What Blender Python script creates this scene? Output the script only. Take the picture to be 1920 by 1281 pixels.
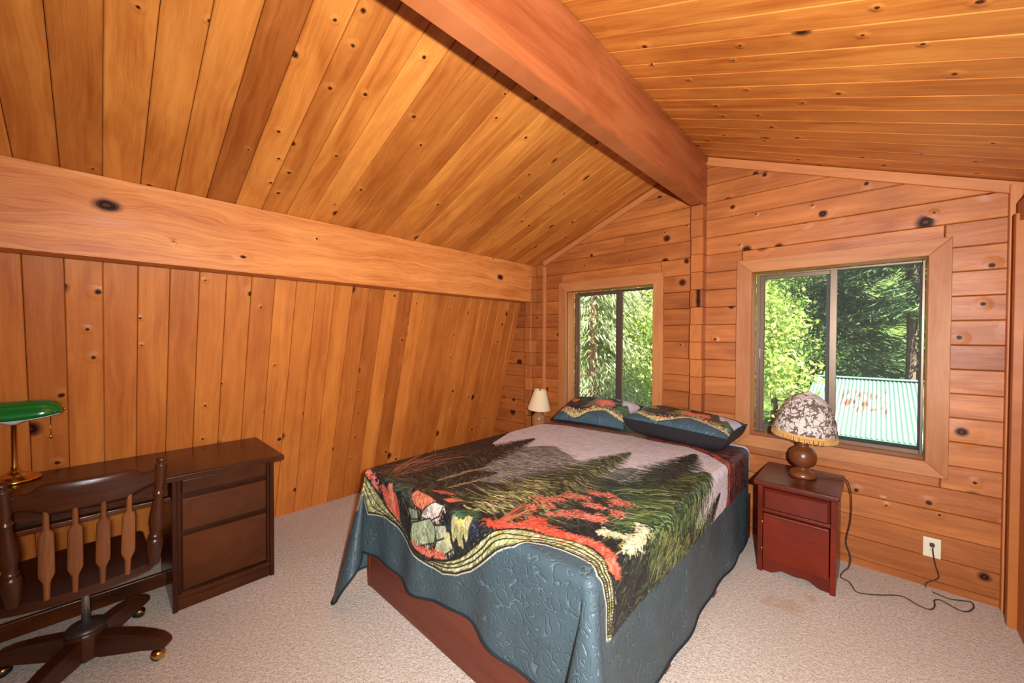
import bpy, bmesh, math, random
import numpy as np
from mathutils import Vector, Matrix

for o in list(bpy.data.objects): bpy.data.objects.remove(o)
SC = bpy.context.scene
COL = SC.collection
R = math.radians

# ------------------------------------------------------------------ camera
YAW, PIT, ROL, FPX = .753339, -.01500557, .00357409, 729.992
CAM = Vector((0, 0, 1.5))
_f = Vector((-math.sin(YAW)*math.cos(PIT), math.cos(YAW)*math.cos(PIT), math.sin(PIT)))
_r0 = Vector((math.cos(YAW), math.sin(YAW), 0)); _u0 = _r0.cross(_f)
_r = math.cos(ROL)*_r0 + math.sin(ROL)*_u0
_u = -math.sin(ROL)*_r0 + math.cos(ROL)*_u0
cd = bpy.data.cameras.new('camera'); cam = bpy.data.objects.new('camera', cd); COL.objects.link(cam)
cd.sensor_width = 36; cd.lens = FPX*36/1920; cd.shift_y = 1.38/1920; cd.clip_start = .02; cd.clip_end = 300
cam.matrix_world = Matrix(((_r.x, _u.x, -_f.x, CAM.x), (_r.y, _u.y, -_f.y, CAM.y), (_r.z, _u.z, -_f.z, CAM.z), (0, 0, 0, 1)))
SC.camera = cam
def ray(px, py): return _f + (px-960)/FPX*_r - (py-641.88)/FPX*_u
def onz(px, py, z): d = ray(px, py); return CAM + d*((z-CAM.z)/d.z)
def ony(px, py, y): d = ray(px, py); return CAM + d*((y-CAM.y)/d.y)
def onx(px, py, x): d = ray(px, py); return CAM + d*((x-CAM.x)/d.x)

# ------------------------------------------------------------------ world, sun, lamps, exposure
SUN = Vector((.60, -.24, .72)).normalized()
w = bpy.data.worlds.new('world'); SC.world = w; w.use_nodes = True
nt = w.node_tree; sky = nt.nodes.new('ShaderNodeTexSky'); sky.sky_type = 'NISHITA'
sky.sun_disc = False; sky.sun_elevation = math.asin(SUN.z); sky.sun_rotation = math.atan2(SUN.x, SUN.y)
nt.links.new(sky.outputs[0], nt.nodes['Background'].inputs[0]); nt.nodes['Background'].inputs[1].default_value = .28
def lamp(name, kind, loc, energy, color=(1, 1, 1), look=None, **kw):
    l = bpy.data.lights.new(name, kind); l.energy = energy; l.color = color
    for k, v in kw.items(): setattr(l, k, v)
    o = bpy.data.objects.new(name, l); COL.objects.link(o); o.location = loc
    if look is not None: o.rotation_euler = (Vector(look)-Vector(loc)).to_track_quat('-Z', 'Y').to_euler()
    return o
lamp('sun_offscreen', 'SUN', (8, 4, 12), 19.0, (1, .95, .86), look=Vector((8, 4, 12))-SUN, angle=.01)
# the photographer's flash beside the camera: the photo shows its hard shadow behind the ridge beam
lamp('camera_flash_offscreen', 'SPOT', (.2, -.02, 1.58), 500, (.92, .97, 1.0), look=(-1.9, 3.2, 1.6), shadow_soft_size=.03, spot_size=R(170), spot_blend=1.)
SC.view_settings.view_transform = 'Standard'; SC.view_settings.look = 'None'
SC.view_settings.gamma = 1; SC.view_settings.use_curve_mapping = False
SC.view_settings.exposure = 0.22

# ------------------------------------------------------------------ material helpers
def lin(c):
    c = [v/255. for v in c]
    return tuple(v/12.92 if v <= .04045 else ((v+.055)/1.055)**2.4 for v in c) + (1.,)
class NT:
    def __init__(s, name):
        s.m = bpy.data.materials.new(name); s.m.use_nodes = True; s.t = s.m.node_tree; s.t.nodes.clear()
        s.out = s.t.nodes.new('ShaderNodeOutputMaterial')
    def n(s, typ, **kw):
        nd = s.t.nodes.new('ShaderNode'+typ)
        for k, v in kw.items():
            if k.startswith('_'): setattr(nd, k[1:], v)
            else:
                i = int(k[1:]) if k[0] == 'i' and k[1:].isdigit() else k.replace('__', ' ')
                s.set(nd.inputs[i], v)
        return nd
    def set(s, inp, v):
        if hasattr(v, 'is_output') or isinstance(v, bpy.types.NodeSocket): s.t.links.new(v, inp)
        elif isinstance(v, bpy.types.Node): s.t.links.new(v.outputs[0], inp)
        else: inp.default_value = v
    def math(s, op, a, b=0., c=0.): 
        nd = s.t.nodes.new('ShaderNodeMath'); nd.operation = op
        for i, v in enumerate((a, b, c)): s.set(nd.inputs[i], v)
        return nd.outputs[0]
    def mix(s, f, a, b, mode='MIX'):
        nd = s.t.nodes.new('ShaderNodeMix'); nd.data_type = 'RGBA'; nd.blend_type = mode
        s.set(nd.inputs[0], f); s.set(nd.inputs[6], a); s.set(nd.inputs[7], b); return nd.outputs[2]
    def ramp(s, v, lo, hi, a=0., b=1.):
        nd = s.t.nodes.new('ShaderNodeMapRange'); nd.interpolation_type = 'SMOOTHSTEP'
        for i, q in enumerate((v, lo, hi, a, b)): s.set(nd.inputs[i], q)
        return nd.outputs[0]
    def noise(s, vec, scale, detail=2., rough=.5, dist=0.):
        return s.n('TexNoise', Vector=vec, Scale=scale, Detail=detail, Roughness=rough, Distortion=dist).outputs[0]
    def bsdf(s, color, rough=.5, spec=.5, metal=0., normal=None, **kw):
        b = s.n('BsdfPrincipled', Base__Color=color, Roughness=rough, Metallic=metal)
        s.set(b.inputs['Specular IOR Level'], spec)
        for k, v in kw.items(): s.set(b.inputs[k.replace('__', ' ')], v)
        if normal is not None: s.set(b.inputs['Normal'], normal)
        s.t.links.new(b.outputs[0], s.out.inputs[0]); return b
    def bump(s, h, strength=.3, dist=.01):
        return s.n('Bump', Strength=strength, Distance=dist, Height=h).outputs[0]

def wood(name, light, dark, knot=(70, 32, 16), axis='x', knots=1., rough=.38, coat=0., grain=1., fine=1., kscale=5.2, kr=.02, mottle=1., spec=.4, spots=()):
    k = NT(name); tc = k.n('TexCoord').outputs['Object']
    sp = k.n('SeparateXYZ', i0=tc); X, Y, Z = sp.outputs
    if axis == 'y': X, Y, Z = Y, X, Z
    if axis == 'z': X, Y, Z = Z, Y, X
    if axis == 'f': X, Y, Z = Y, Z, X     # along y on a face seen from the side
    if axis == 'h': X, Y, Z = X, Z, Y     # along x on an upright face
    seed = k.n('Attribute', _attribute_type='OBJECT', _attribute_name='seed').outputs['Fac']
    tone = k.n('Attribute', _attribute_type='OBJECT', _attribute_name='tone').outputs['Fac']
    kf = k.n('Attribute', _attribute_type='OBJECT', _attribute_name='knotty').outputs['Fac']
    ox = k.math('MULTIPLY_ADD', seed, 7.31, X); oz = k.math('MULTIPLY_ADD', seed, 3.17, Z)
    P = k.n('CombineXYZ', i0=ox, i1=Y, i2=oz).outputs[0]
    # knots
    PK = k.n('CombineXYZ', i0=k.math('MULTIPLY', ox, kscale), i1=k.math('MULTIPLY', Y, kscale), i2=k.math('MULTIPLY', seed, 5.)).outputs[0]
    v = k.n('TexVoronoi', _voronoi_dimensions='2D', _feature='F1', Vector=PK, Scale=1., Randomness=1.)
    vc = k.n('SeparateColor', i0=v.outputs['Color']).outputs
    wob = k.noise(P, 30., 2.)
    d = k.math('DIVIDE', k.math('MULTIPLY_ADD', k.math('SUBTRACT', wob, .5), .06, v.outputs['Distance']), kscale)
    thr = k.math('SUBTRACT', .70, k.math('MULTIPLY', kf, .3))
    on = k.math('MULTIPLY', k.math('GREATER_THAN', vc[0], thr), knots)
    rad = k.math('MULTIPLY_ADD', k.math('POWER', vc[1], 2.6), kr, .005)
    rel = k.math('DIVIDE', d, rad)
    on = k.math('MULTIPLY', on, k.ramp(rel, 7., 6.))
    for sx, sy, sr in spots:
        dx = k.math('MULTIPLY', k.math('SUBTRACT', X, sx), .62); dy = k.math('SUBTRACT', Y, sy)
        dd = k.math('SQRT', k.math('ADD', k.math('MULTIPLY', dx, dx), k.math('MULTIPLY', dy, dy)))
        rr = k.math('DIVIDE', k.math('MULTIPLY_ADD', k.math('SUBTRACT', wob, .5), .012, dd), sr)
        near = k.math('LESS_THAN', rr, rel); on = k.math('MAXIMUM', on, k.math('LESS_THAN', rr, 6.)); rel = k.math('MINIMUM', rel, rr)
    core = k.math('MULTIPLY', k.ramp(rel, 1.04, .94), on)
    ring = k.math('MULTIPLY', k.math('MULTIPLY', k.ramp(rel, 1.7, 1.0), on), .8)
    halo = k.math('MULTIPLY', k.ramp(rel, 5., 1.2), on)
    # grain, bending round the knots
    yb = k.math('ADD', Y, k.math('MULTIPLY', halo, .018))
    yb = k.math('ADD', yb, k.math('MULTIPLY', k.math('SUBTRACT', k.noise(k.n('CombineXYZ', i0=k.math('MULTIPLY', ox, 1.6), i1=k.math('MULTIPLY', Y, 5.), i2=oz).outputs[0], 1., 2.), .5), .11*grain))
    G = k.n('CombineXYZ', i0=k.math('MULTIPLY', ox, .8), i1=k.math('MULTIPLY', yb, 42.), i2=oz).outputs[0]
    g1 = k.noise(G, 1., 3., .6)
    F = k.n('CombineXYZ', i0=k.math('MULTIPLY', ox, 9.), i1=k.math('MULTIPLY', yb, 330.), i2=oz).outputs[0]
    g2 = k.noise(F, 1., 2., .6)
    M = k.n('CombineXYZ', i0=k.math('MULTIPLY', ox, 1.7), i1=k.math('MULTIPLY', Y, 7.), i2=oz).outputs[0]
    g3 = k.noise(M, 1., 3., .55, .6)
    a = k.math('MULTIPLY_ADD', k.math('SUBTRACT', g1, .5), .9*grain, .45)
    a = k.math('MULTIPLY_ADD', k.math('SUBTRACT', g2, .5), .55*fine, a)
    a = k.math('MULTIPLY_ADD', k.math('SUBTRACT', g3, .5), 1.3*mottle, a)
    a = k.n('Clamp', i0=a).outputs[0]
    c = k.mix(a, lin(light), lin(dark))
    tv = k.math('ADD', 1., tone)
    tv2 = k.math('POWER', tv, 1.35)
    tint = k.n('CombineColor', i0=tv, i1=tv2, i2=k.math('POWER', tv, 1.5)).outputs[0]
    c = k.mix(1., c, tint, 'MULTIPLY')
    c = k.mix(k.math('MULTIPLY', halo, .25), c, lin(light))
    c = k.mix(ring, c, lin([v*.62 for v in dark]))
    inner = k.math('MULTIPLY', k.ramp(k.math('SINE', k.math('MULTIPLY', rel, 9.)), -.2, .8), .55)
    c = k.mix(core, c, k.mix(inner, lin([v*.55 for v in knot]), lin((118, 64, 34))))
    h = k.math('MULTIPLY_ADD', halo, .8, k.math('MULTIPLY_ADD', g2, .12, k.math('MULTIPLY', g3, .55)))
    k.bsdf(c, k.math('MULTIPLY_ADD', g3, .25, rough-.12), k.math('MULTIPLY_ADD', core, -spec*.7, spec), normal=k.bump(h, .4, .012), Coat__Weight=coat, Coat__Roughness=.2)
    return k.m

M = {}
M['wall'] = wood('orange_pine_wall', (218, 132, 58), (170, 84, 24), rough=.42, kr=.03, kscale=4.6)
M['ceil'] = wood('golden_cedar_ceiling', (216, 138, 62), (158, 78, 23), rough=.34, kr=.024, kscale=4.8, mottle=1.3)
M['timber'] = wood('red_cedar_timber', (194, 117, 58), (140, 72, 29), rough=.42, kr=.032, kscale=5., mottle=1.3)
M['casing_h'] = wood('window_casing_wood', (196, 132, 78), (156, 90, 46), axis='x', knots=.0, rough=.5)
M['beam'] = wood('fir_beam_ridge', (176, 102, 58), (136, 66, 30), axis='f', knots=0., rough=.42, mottle=1.6)
M['purlin'] = wood('fir_beam_pale', (228, 150, 80), (180, 94, 38), axis='f', knots=1., kscale=1.3, kr=.0, rough=.45, fine=2.2, grain=1.6, spots=[(onx(200,385,-2.822).y-.7815, onx(200,385,-2.822).z-1.886, .026), (onx(938,520,-2.822).y-.7815, onx(938,520,-2.822).z-1.886, .022), (onx(455,482,-2.822).y-.7815, onx(455,482,-2.822).z-1.886, .008)])
M['trim'] = wood('batten_wood', (206, 134, 78), (172, 98, 48), rough=.5, knots=.0)
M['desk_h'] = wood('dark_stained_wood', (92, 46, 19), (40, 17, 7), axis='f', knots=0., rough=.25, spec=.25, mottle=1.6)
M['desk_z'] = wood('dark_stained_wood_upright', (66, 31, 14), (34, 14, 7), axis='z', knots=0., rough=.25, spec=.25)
M['chair'] = wood('dark_chair_wood', (76, 38, 18), (38, 17, 8), axis='z', knots=0., rough=.28, spec=.4)
M['chair_y'] = wood('dark_chair_wood_level', (76, 39, 20), (40, 18, 9), axis='f', knots=0., rough=.28, spec=.4)
M['spindle'] = wood('worn_spindle_wood', (130, 74, 34), (72, 36, 16), axis='z', knots=0., rough=.38, spec=.5)
M['cherry_h'] = wood('cherry_wood', (116, 34, 16), (66, 16, 7), axis='h', knots=0., rough=.3, spec=.5)
M['cherry_z'] = wood('cherry_wood_upright', (122, 36, 15), (58, 13, 6), axis='z', knots=0., rough=.26, spec=.4, mottle=2.2)
M['cherry_x'] = wood('cherry_wood_top', (104, 40, 26), (60, 20, 12), axis='x', knots=0., rough=.22, spec=.6)
M['bedwood'] = wood('red_brown_bed_board', (122, 56, 36), (90, 36, 22), axis='h', knots=0., rough=.5)
M['lampwood'] = wood('turned_lamp_wood', (132, 74, 36), (78, 38, 16), axis='z', knots=0., rough=.28, spec=.5)
M['deck'] = wood('old_fascia_wood', (150, 128, 92), (110, 88, 60), axis='x', knots=0., rough=.8)

def plain(name, col, rough=.5, metal=0., spec=.5, noise=0., nscale=40., bump=0., **kw):
    k = NT(name); c = lin(col); nrm = None
    if noise or bump:
        tc = k.n('TexCoord').outputs['Object']; nz = k.noise(tc, nscale, 3.)
        if noise: c = k.mix(nz, lin([v*(1-noise) for v in col]), lin([min(255, v*(1+noise)) for v in col]))
        if bump: nrm = k.bump(nz, bump, .004)
    k.bsdf(c, rough, spec, metal, nrm, **kw); return k.m
M['brass'] = plain('polished_brass', (214, 168, 84), .2, 1., noise=.1)
M['brass_old'] = plain('aged_brass', (176, 134, 66), .28, 1., noise=.15)
M['steel'] = plain('grey_steel_column', (150, 146, 140), .35, .9, noise=.08)
M['metal_dark'] = plain('dark_hub_cap', (58, 48, 42), .4, .3, noise=.15)
M['rubber'] = plain('black_rubber', (20, 19, 18), .6)
M['bronze'] = plain('bronze_aluminium_frame', (112, 92, 74), .38, .6, noise=.06)
M['gasket'] = plain('black_gasket', (28, 26, 24), .6)
M['white_glass'] = plain('white_opal_glass', (222, 222, 218), .2, noise=.02)
M['ivory'] = plain('ivory_plastic', (222, 212, 184), .4, noise=.02)
M['slot'] = plain('dark_slot', (40, 34, 28), .6)
M['cord'] = plain('brown_cord', (62, 46, 34), .6, noise=.1)
M['sheet'] = plain('white_sheet', (226, 224, 228), .85, noise=.02, bump=.2)
M['mattress'] = plain('mattress_ticking', (205, 203, 200), .9, noise=.03, bump=.2)
M['black_cloth'] = plain('black_satin_cloth', (24, 24, 27), .55, noise=.2, nscale=18, bump=.3)
M['binding'] = plain('dark_quilt_binding', (20, 27, 32), .8, noise=.15)
M['shade_cream'] = plain('cream_lamp_shade', (232, 206, 164), .8, noise=.03, nscale=120, bump=.1)
M['backing'] = plain('rough_board_backing', (132, 82, 46), .9, noise=.2)
M['plaster'] = plain('plain_wood_wall', (176, 108, 62), .6, noise=.1, nscale=6)
M['doorframe'] = wood('orange_door_frame', (188, 112, 50), (150, 80, 30), axis='z', knots=0., rough=.45)
def m_green_glass():
    k = NT('green_cased_glass'); tc = k.n('TexCoord').outputs['Object']
    c = k.mix(k.noise(tc, 8., 2.), lin((4, 92, 30)), lin((8, 122, 44)))
    k.bsdf(c, .12, .6, Coat__Weight=.5, Coat__Roughness=.05); return k.m
M['green_glass'] = m_green_glass()
def m_carpet():
    k = NT('speckled_carpet'); tc = k.n('TexCoord').outputs['Object']
    a = k.noise(tc, 60., 3., .6); b = k.noise(tc, 150., 2., .7); e = k.noise(tc, 1.3, 3.)
    c = k.mix(k.ramp(a, .3, .7), lin((198, 180, 164)), lin((226, 212, 198)))
    c = k.mix(k.math('MULTIPLY', k.ramp(b, .44, .34), .9), c, lin((122, 94, 80)))
    b2 = k.noise(k.n('VectorMath', _operation='ADD', i0=tc, i1=(3.1, 7.7, 0)).outputs[0], 80., 2., .7)
    c = k.mix(k.math('MULTIPLY', k.ramp(b2, .38, .29), .7), c, lin((140, 112, 98)))
    c = k.mix(k.math('MULTIPLY', k.ramp(e, .62, .45), .25), c, lin((190, 170, 152)))
    # old tea-coloured spots near the nightstand
    for px, py, r in ((1480, 1136, .09), (1440, 1128, .06), (1520, 1122, .05)):
        p = onz(px, py, 0)
        dd = k.n('VectorMath', _operation='DISTANCE', i0=tc, i1=tuple(p)).outputs['Value']
        dd = k.math('MULTIPLY_ADD', k.math('SUBTRACT', k.noise(tc, 22., 3.), .5), .12, dd)
        c = k.mix(k.math('MULTIPLY', k.ramp(dd, r, r*.3), .4), c, lin((186, 136, 92)))
    h = k.math('MULTIPLY_ADD', b, .7, k.math('MULTIPLY', a, .6))
    k.bsdf(c, .95, .1, normal=k.bump(h, .7, .012)); return k.m
M['carpet'] = m_carpet()
def m_glass():
    k = NT('window_pane_glass')
    # clear pane with a faint film of dust
    mx = k.n('MixShader', i0=.025, i1=k.n('BsdfTransparent', i0=(.97, .98, .97, 1)).outputs[0], i2=k.n('BsdfDiffuse', i0=(.8, .82, .8, 1)).outputs[0])
    k.t.links.new(mx.outputs[0], k.out.inputs[0]); return k.m
M['glass'] = m_glass()

# ------------------------------------------------------------------ mesh helpers
def link(name, me, mat=None, parent=None, M4=None, smooth=False):
    o = bpy.data.objects.new(name, me); COL.objects.link(o)
    if mat is not None and not me.materials: me.materials.append(M[mat] if isinstance(mat, str) else mat)
    if parent: o.parent = parent
    if M4 is not None: o.matrix_local = M4
    if smooth:
        for p in me.polygons: p.use_smooth = True
    return o
def bm_obj(name, bm, mat=None, parent=None, M4=None, smooth=False):
    bmesh.ops.recalc_face_normals(bm, faces=bm.faces[:])
    me = bpy.data.meshes.new(name); bm.to_mesh(me); bm.free()
    return link(name, me, mat, parent, M4, smooth)
def data_obj(name, v, f, mat=None, parent=None, M4=None, smooth=False):
    me = bpy.data.meshes.new(name); me.from_pydata([tuple(p) for p in v], [], f); me.update()
    return link(name, me, mat, parent, M4, smooth)
def add_box(bm, x0, x1, y0, y1, z0, z1, bev=0., seg=1, mtx=None):
    vs = [bm.verts.new(p) for p in [(x0,y0,z0),(x1,y0,z0),(x1,y1,z0),(x0,y1,z0),(x0,y0,z1),(x1,y0,z1),(x1,y1,z1),(x0,y1,z1)]]
    fs = [bm.faces.new([vs[i] for i in q]) for q in [(0,3,2,1),(4,5,6,7),(0,1,5,4),(1,2,6,5),(2,3,7,6),(3,0,4,7)]]
    if bev:
        es = list({e for f in fs for e in f.edges})
        r = bmesh.ops.bevel(bm, geom=es, offset=bev, segments=seg, affect='EDGES', profile=.5)
        vs = list({v for f in r['faces'] for v in f.verts} | {v for v in vs if v.is_valid})
    if mtx is not None: bmesh.ops.transform(bm, matrix=mtx, verts=[v for v in vs if v.is_valid])
    return vs
def box(name, b, mat, parent=None, bev=.003, seg=2, M4=None, smooth=False):
    bm = bmesh.new(); add_box(bm, *b, bev=bev, seg=seg); return bm_obj(name, bm, mat, parent, M4, smooth)
def add_prism(bm, poly, z0, z1, bev=0., seg=1, top_only=False):
    a = [bm.verts.new((p[0], p[1], z1)) for p in poly]; b = [bm.verts.new((p[0], p[1], z0)) for p in poly]
    n = len(poly); top = bm.faces.new(a); bm.faces.new(b[::-1])
    for i in range(n): bm.faces.new((b[i], b[(i+1) % n], a[(i+1) % n], a[i]))
    if bev:
        es = list(top.edges) if top_only else list(bm.edges)
        bmesh.ops.bevel(bm, geom=es, offset=bev, segments=seg, affect='EDGES', profile=.5)
def prism(name, poly, z0, z1, mat, parent=None, M4=None, bev=0., seg=1, top_only=False):
    bm = bmesh.new(); add_prism(bm, poly, z0, z1, bev, seg, top_only); return bm_obj(name, bm, mat, parent, M4)
def lathe(name, prof, mat, parent=None, M4=None, n=28, cap=True):
    v = []; f = []
    for r, z in prof:
        for i in range(n):
            a = 2*math.pi*i/n; v.append((r*math.cos(a), r*math.sin(a), z))
    for j in range(len(prof)-1):
        for i in range(n):
            f.append((j*n+i, j*n+(i+1) % n, (j+1)*n+(i+1) % n, (j+1)*n+i))
    if cap: f.append(tuple(range(n))[::-1]); f.append(tuple((len(prof)-1)*n+i for i in range(n)))
    o = data_obj(name, v, f, mat, parent, M4, True)
    return o
def smooth_path(pts, n=8):
    pts = [Vector(p) for p in pts]; out = []
    P = [pts[0]]+pts+[pts[-1]]
    for i in range(1, len(P)-2):
        a, b, c, d = P[i-1], P[i], P[i+1], P[i+2]
        for k in range(n):
            t = k/n
            out.append(.5*((2*b)+(c-a)*t+(2*a-5*b+4*c-d)*t*t+(3*b-a-3*c+d)*t**3))
    out.append(pts[-1]); return out
def tube(name, pts, rad, mat, parent=None, n=8, M4=None):
    v = []; f = []; m = len(pts)
    for i, p in enumerate(pts):
        t = (pts[min(i+1, m-1)]-pts[max(i-1, 0)]).normalized()
        s = t.cross(Vector((0, 0, 1)));  s = s.normalized() if s.length > 1e-4 else Vector((1, 0, 0)); u = s.cross(t)
        rr = rad(i/(m-1)) if callable(rad) else rad
        for k in range(n):
            a = 2*math.pi*k/n; v.append(p+rr*(math.cos(a)*s+math.sin(a)*u))
    for i in range(m-1):
        for k in range(n): f.append((i*n+k, i*n+(k+1) % n, (i+1)*n+(k+1) % n, (i+1)*n+k))
    f.append(tuple(range(n))); f.append(tuple((m-1)*n+k for k in range(n))[::-1])
    return data_obj(name, v, f, mat, parent, M4, True)
def empty(name, loc=(0, 0, 0), rz=0.):
    o = bpy.data.objects.new(name, None); COL.objects.link(o); o.location = loc; o.rotation_euler = (0, 0, rz); o.empty_display_size = .1
    return o
def tag(o, label, cat, group=None):
    o['label'] = label; o['category'] = cat
    if group: o['group'] = group
    return o
def struct(o, label=None):
    o['kind'] = 'structure'
    if label: o['label'] = label
    return o
RNG = random.Random(7)
def wseed(o, tone=0., knotty=0., seed=None):
    o['seed'] = float(RNG.random()*40 if seed is None else seed); o['tone'] = float(tone); o['knotty'] = float(knotty); return o
def axes(o, x, y, z): return Matrix(((x[0], y[0], z[0], o[0]), (x[1], y[1], z[1], o[1]), (x[2], y[2], z[2], o[2]), (0, 0, 0, 1)))
def clip(poly, a, b, c):        # keep a*x+b*y+c >= 0
    out = []
    for i in range(len(poly)):
        p, q = poly[i], poly[(i+1) % len(poly)]
        dp, dq = a*p[0]+b*p[1]+c, a*q[0]+b*q[1]+c
        if dp >= 0: out.append(p)
        if (dp > 0 and dq < 0) or (dp < 0 and dq > 0):
            t = dp/(dp-dq); out.append((p[0]+t*(q[0]-p[0]), p[1]+t*(q[1]-p[1])))
    return out
def area(p): return abs(sum(p[i][0]*p[(i+1) % len(p)][1]-p[(i+1) % len(p)][0]*p[i][1] for i in range(len(p))))/2

# ------------------------------------------------------------------ room shell
WY = 3.417                       # inner face of the window wall
YF = -1.75                       # wall behind the photographer
XR = .572                        # right wall
AX, AZ, SL = -1.071, 2.983, .394 # ridge line and roof pitch
WX0, WS = -3.597, .283           # sloping left wall: x = WX0 + WS*z
def ceil_z(x): return AZ-SL*abs(x-AX)
BW = .1381; BY0 = -.251-11*BW    # board grid along y
fl = struct(box('floor', (-3.75, XR+.1, YF, WY+.1, -.06, 0), 'carpet', bev=0), 'beige speckled carpet over the whole room')

# ceiling: dark decking with every board of both slopes
cb = bmesh.new()
xl = -3.2
for xs in ((xl, AX), (AX, XR+.25)):
    a, b = xs
    vs = [cb.verts.new(p) for p in [(a, YF, ceil_z(a)+.055), (b, YF, ceil_z(b)+.055), (b, WY+.05, ceil_z(b)+.055), (a, WY+.05, ceil_z(a)+.055),
                                    (a, YF, ceil_z(a)+.12), (b, YF, ceil_z(b)+.12), (b, WY+.05, ceil_z(b)+.12), (a, WY+.05, ceil_z(a)+.12)]]
    for q in [(0,3,2,1),(4,5,6,7),(0,1,5,4),(1,2,6,5),(2,3,7,6),(3,0,4,7)]: cb.faces.new([vs[i] for i in q])
ceiling = struct(bm_obj('ceiling', cb, 'backing'), 'two pitched slopes of knotty cedar boards')
cs = 1/math.sqrt(1+SL*SL); sn = SL*cs
plank_cache = {}
def plank(parent, mat, o, ax, ay, az, L, W, T=.035, bev=.0035, tone=0., knotty=0.):
    key = (mat, round(L, 3), round(W, 3), T, bev)
    if key not in plank_cache:
        bm = bmesh.new(); add_prism(bm, [(0, .0012), (L, .0012), (L, W-.0012), (0, W-.0012)], -T, 0, bev, 1, True)
        ob = bm_obj('plank', bm, mat, parent); plank_cache[key] = ob.data
    else: ob = link('plank', plank_cache[key], None, parent)
    ob.matrix_local = axes(o, ax, ay, az); return wseed(ob, tone, knotty)
tones_c = {11: -.02, 12: -.16, 13: .1, 14: .04, 15: -.02, 16: -.36, 17: .06, 18: -.1, 19: .06}
y = BY0; i = 0
trng = random.Random(3)
while y < WY:
    W = min(BW, WY-y)
    tn = tones_c.get(i, trng.uniform(-.22, .14))
    Lb = (AX-.02-xl)/cs
    # left slope: local x runs uphill, z looks down into the room
    plank(ceiling, 'ceil', (xl, y+W, ceil_z(xl)), (cs, 0, sn), (0, -1, 0), (sn, 0, -cs), Lb, W, tone=tn+.02*math.sin(i*1.7), knotty=trng.uniform(-.3, .6))
    Lr = (XR+.2-AX-.02)/cs
    plank(ceiling, 'ceil', (XR+.2, y, ceil_z(XR+.2)), (-cs, 0, sn), (0, 1, 0), (-sn, 0, -cs), Lr, W, tone=trng.uniform(-.12, .08), knotty=trng.uniform(-.2, .6))
    y += BW; i += 1

# sloping left wall
q = 1/math.sqrt(1+WS*WS)
wl = bmesh.new(); ZT = 2.32
vs = [wl.verts.new(p) for p in [(WX0-.06, YF, -.05), (WX0-.06, WY+.05, -.05), (WX0-.06+WS*ZT, WY+.05, ZT), (WX0-.06+WS*ZT, YF, ZT),
                                (WX0-.12, YF, -.05), (WX0-.12, WY+.05, -.05), (WX0-.12+WS*ZT, WY+.05, ZT), (WX0-.12+WS*ZT, YF, ZT)]]
for f_ in [(0,1,2,3),(7,6,5,4),(0,4,5,1),(1,5,6,2),(2,6,7,3),(3,7,4,0)]: wl.faces.new([vs[k] for k in f_])
wall_left = struct(bm_obj('wall_left', wl, 'backing'), 'inward leaning wall of vertical knotty pine boards')
y = BY0; i = 0
tones_w = {12: .02, 13: .0, 14: .05, 15: -.04, 16: .06, 17: .02, 18: -.05, 24: -.22, 25: .1, 26: -.3, 22: .08, 28: -.1}
while y < WY:
    W = min(BW, WY-y)
    plank(wall_left, 'wall', (WX0, y, -.01), (WS*q, 0, q), (0, 1, 0), (q, 0, -WS*q), (ZT)/q, W, tone=tones_w.get(i, trng.uniform(-.2, .12)), knotty=trng.uniform(-.2, .6))
    y += BW; i += 1

# window wall of stacked timbers, cut round the two windows and under the roof
WIN = [dict(o=(-.800, .313, .671, 2.088), i=(-.698, .218, .760, 1.990)), dict(o=(-2.500, -1.372, .668, 2.068), i=(-2.400, -1.464, .760, 1.972))]
CZ0, CH = .043-.1416, .1416
wb = bmesh.new()
def wall_cells(x0, x1):      # backing behind the timbers with window holes
    xs = sorted({x0, x1, *[v for w_ in WIN for v in (w_['i'][0]-.03, w_['i'][1]+.03)]}); return xs
xs = wall_cells(-3.7, XR+.1)
zs = [-.06, .73, 2.02, 3.05]
for a in range(len(xs)-1):
    for b in range(3):
        xm = (xs[a]+xs[a+1])/2
        hole = b == 1 and any(w_['i'][0]-.03 < xm < w_['i'][1]+.03 for w_ in WIN)
        if not hole: add_box(wb, xs[a], xs[a+1], WY+.06, WY+.14, zs[b], zs[b+1])
wall_back = struct(bm_obj('wall_back', wb, 'backing'), 'window wall of stacked horizontal cedar timbers')
ALL = [(-3.75, -.1), (XR+.05, -.1), (XR+.05, 3.2), (-3.75, 3.2)]
brng = random.Random(21)
k = 0
z = CZ0
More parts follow.
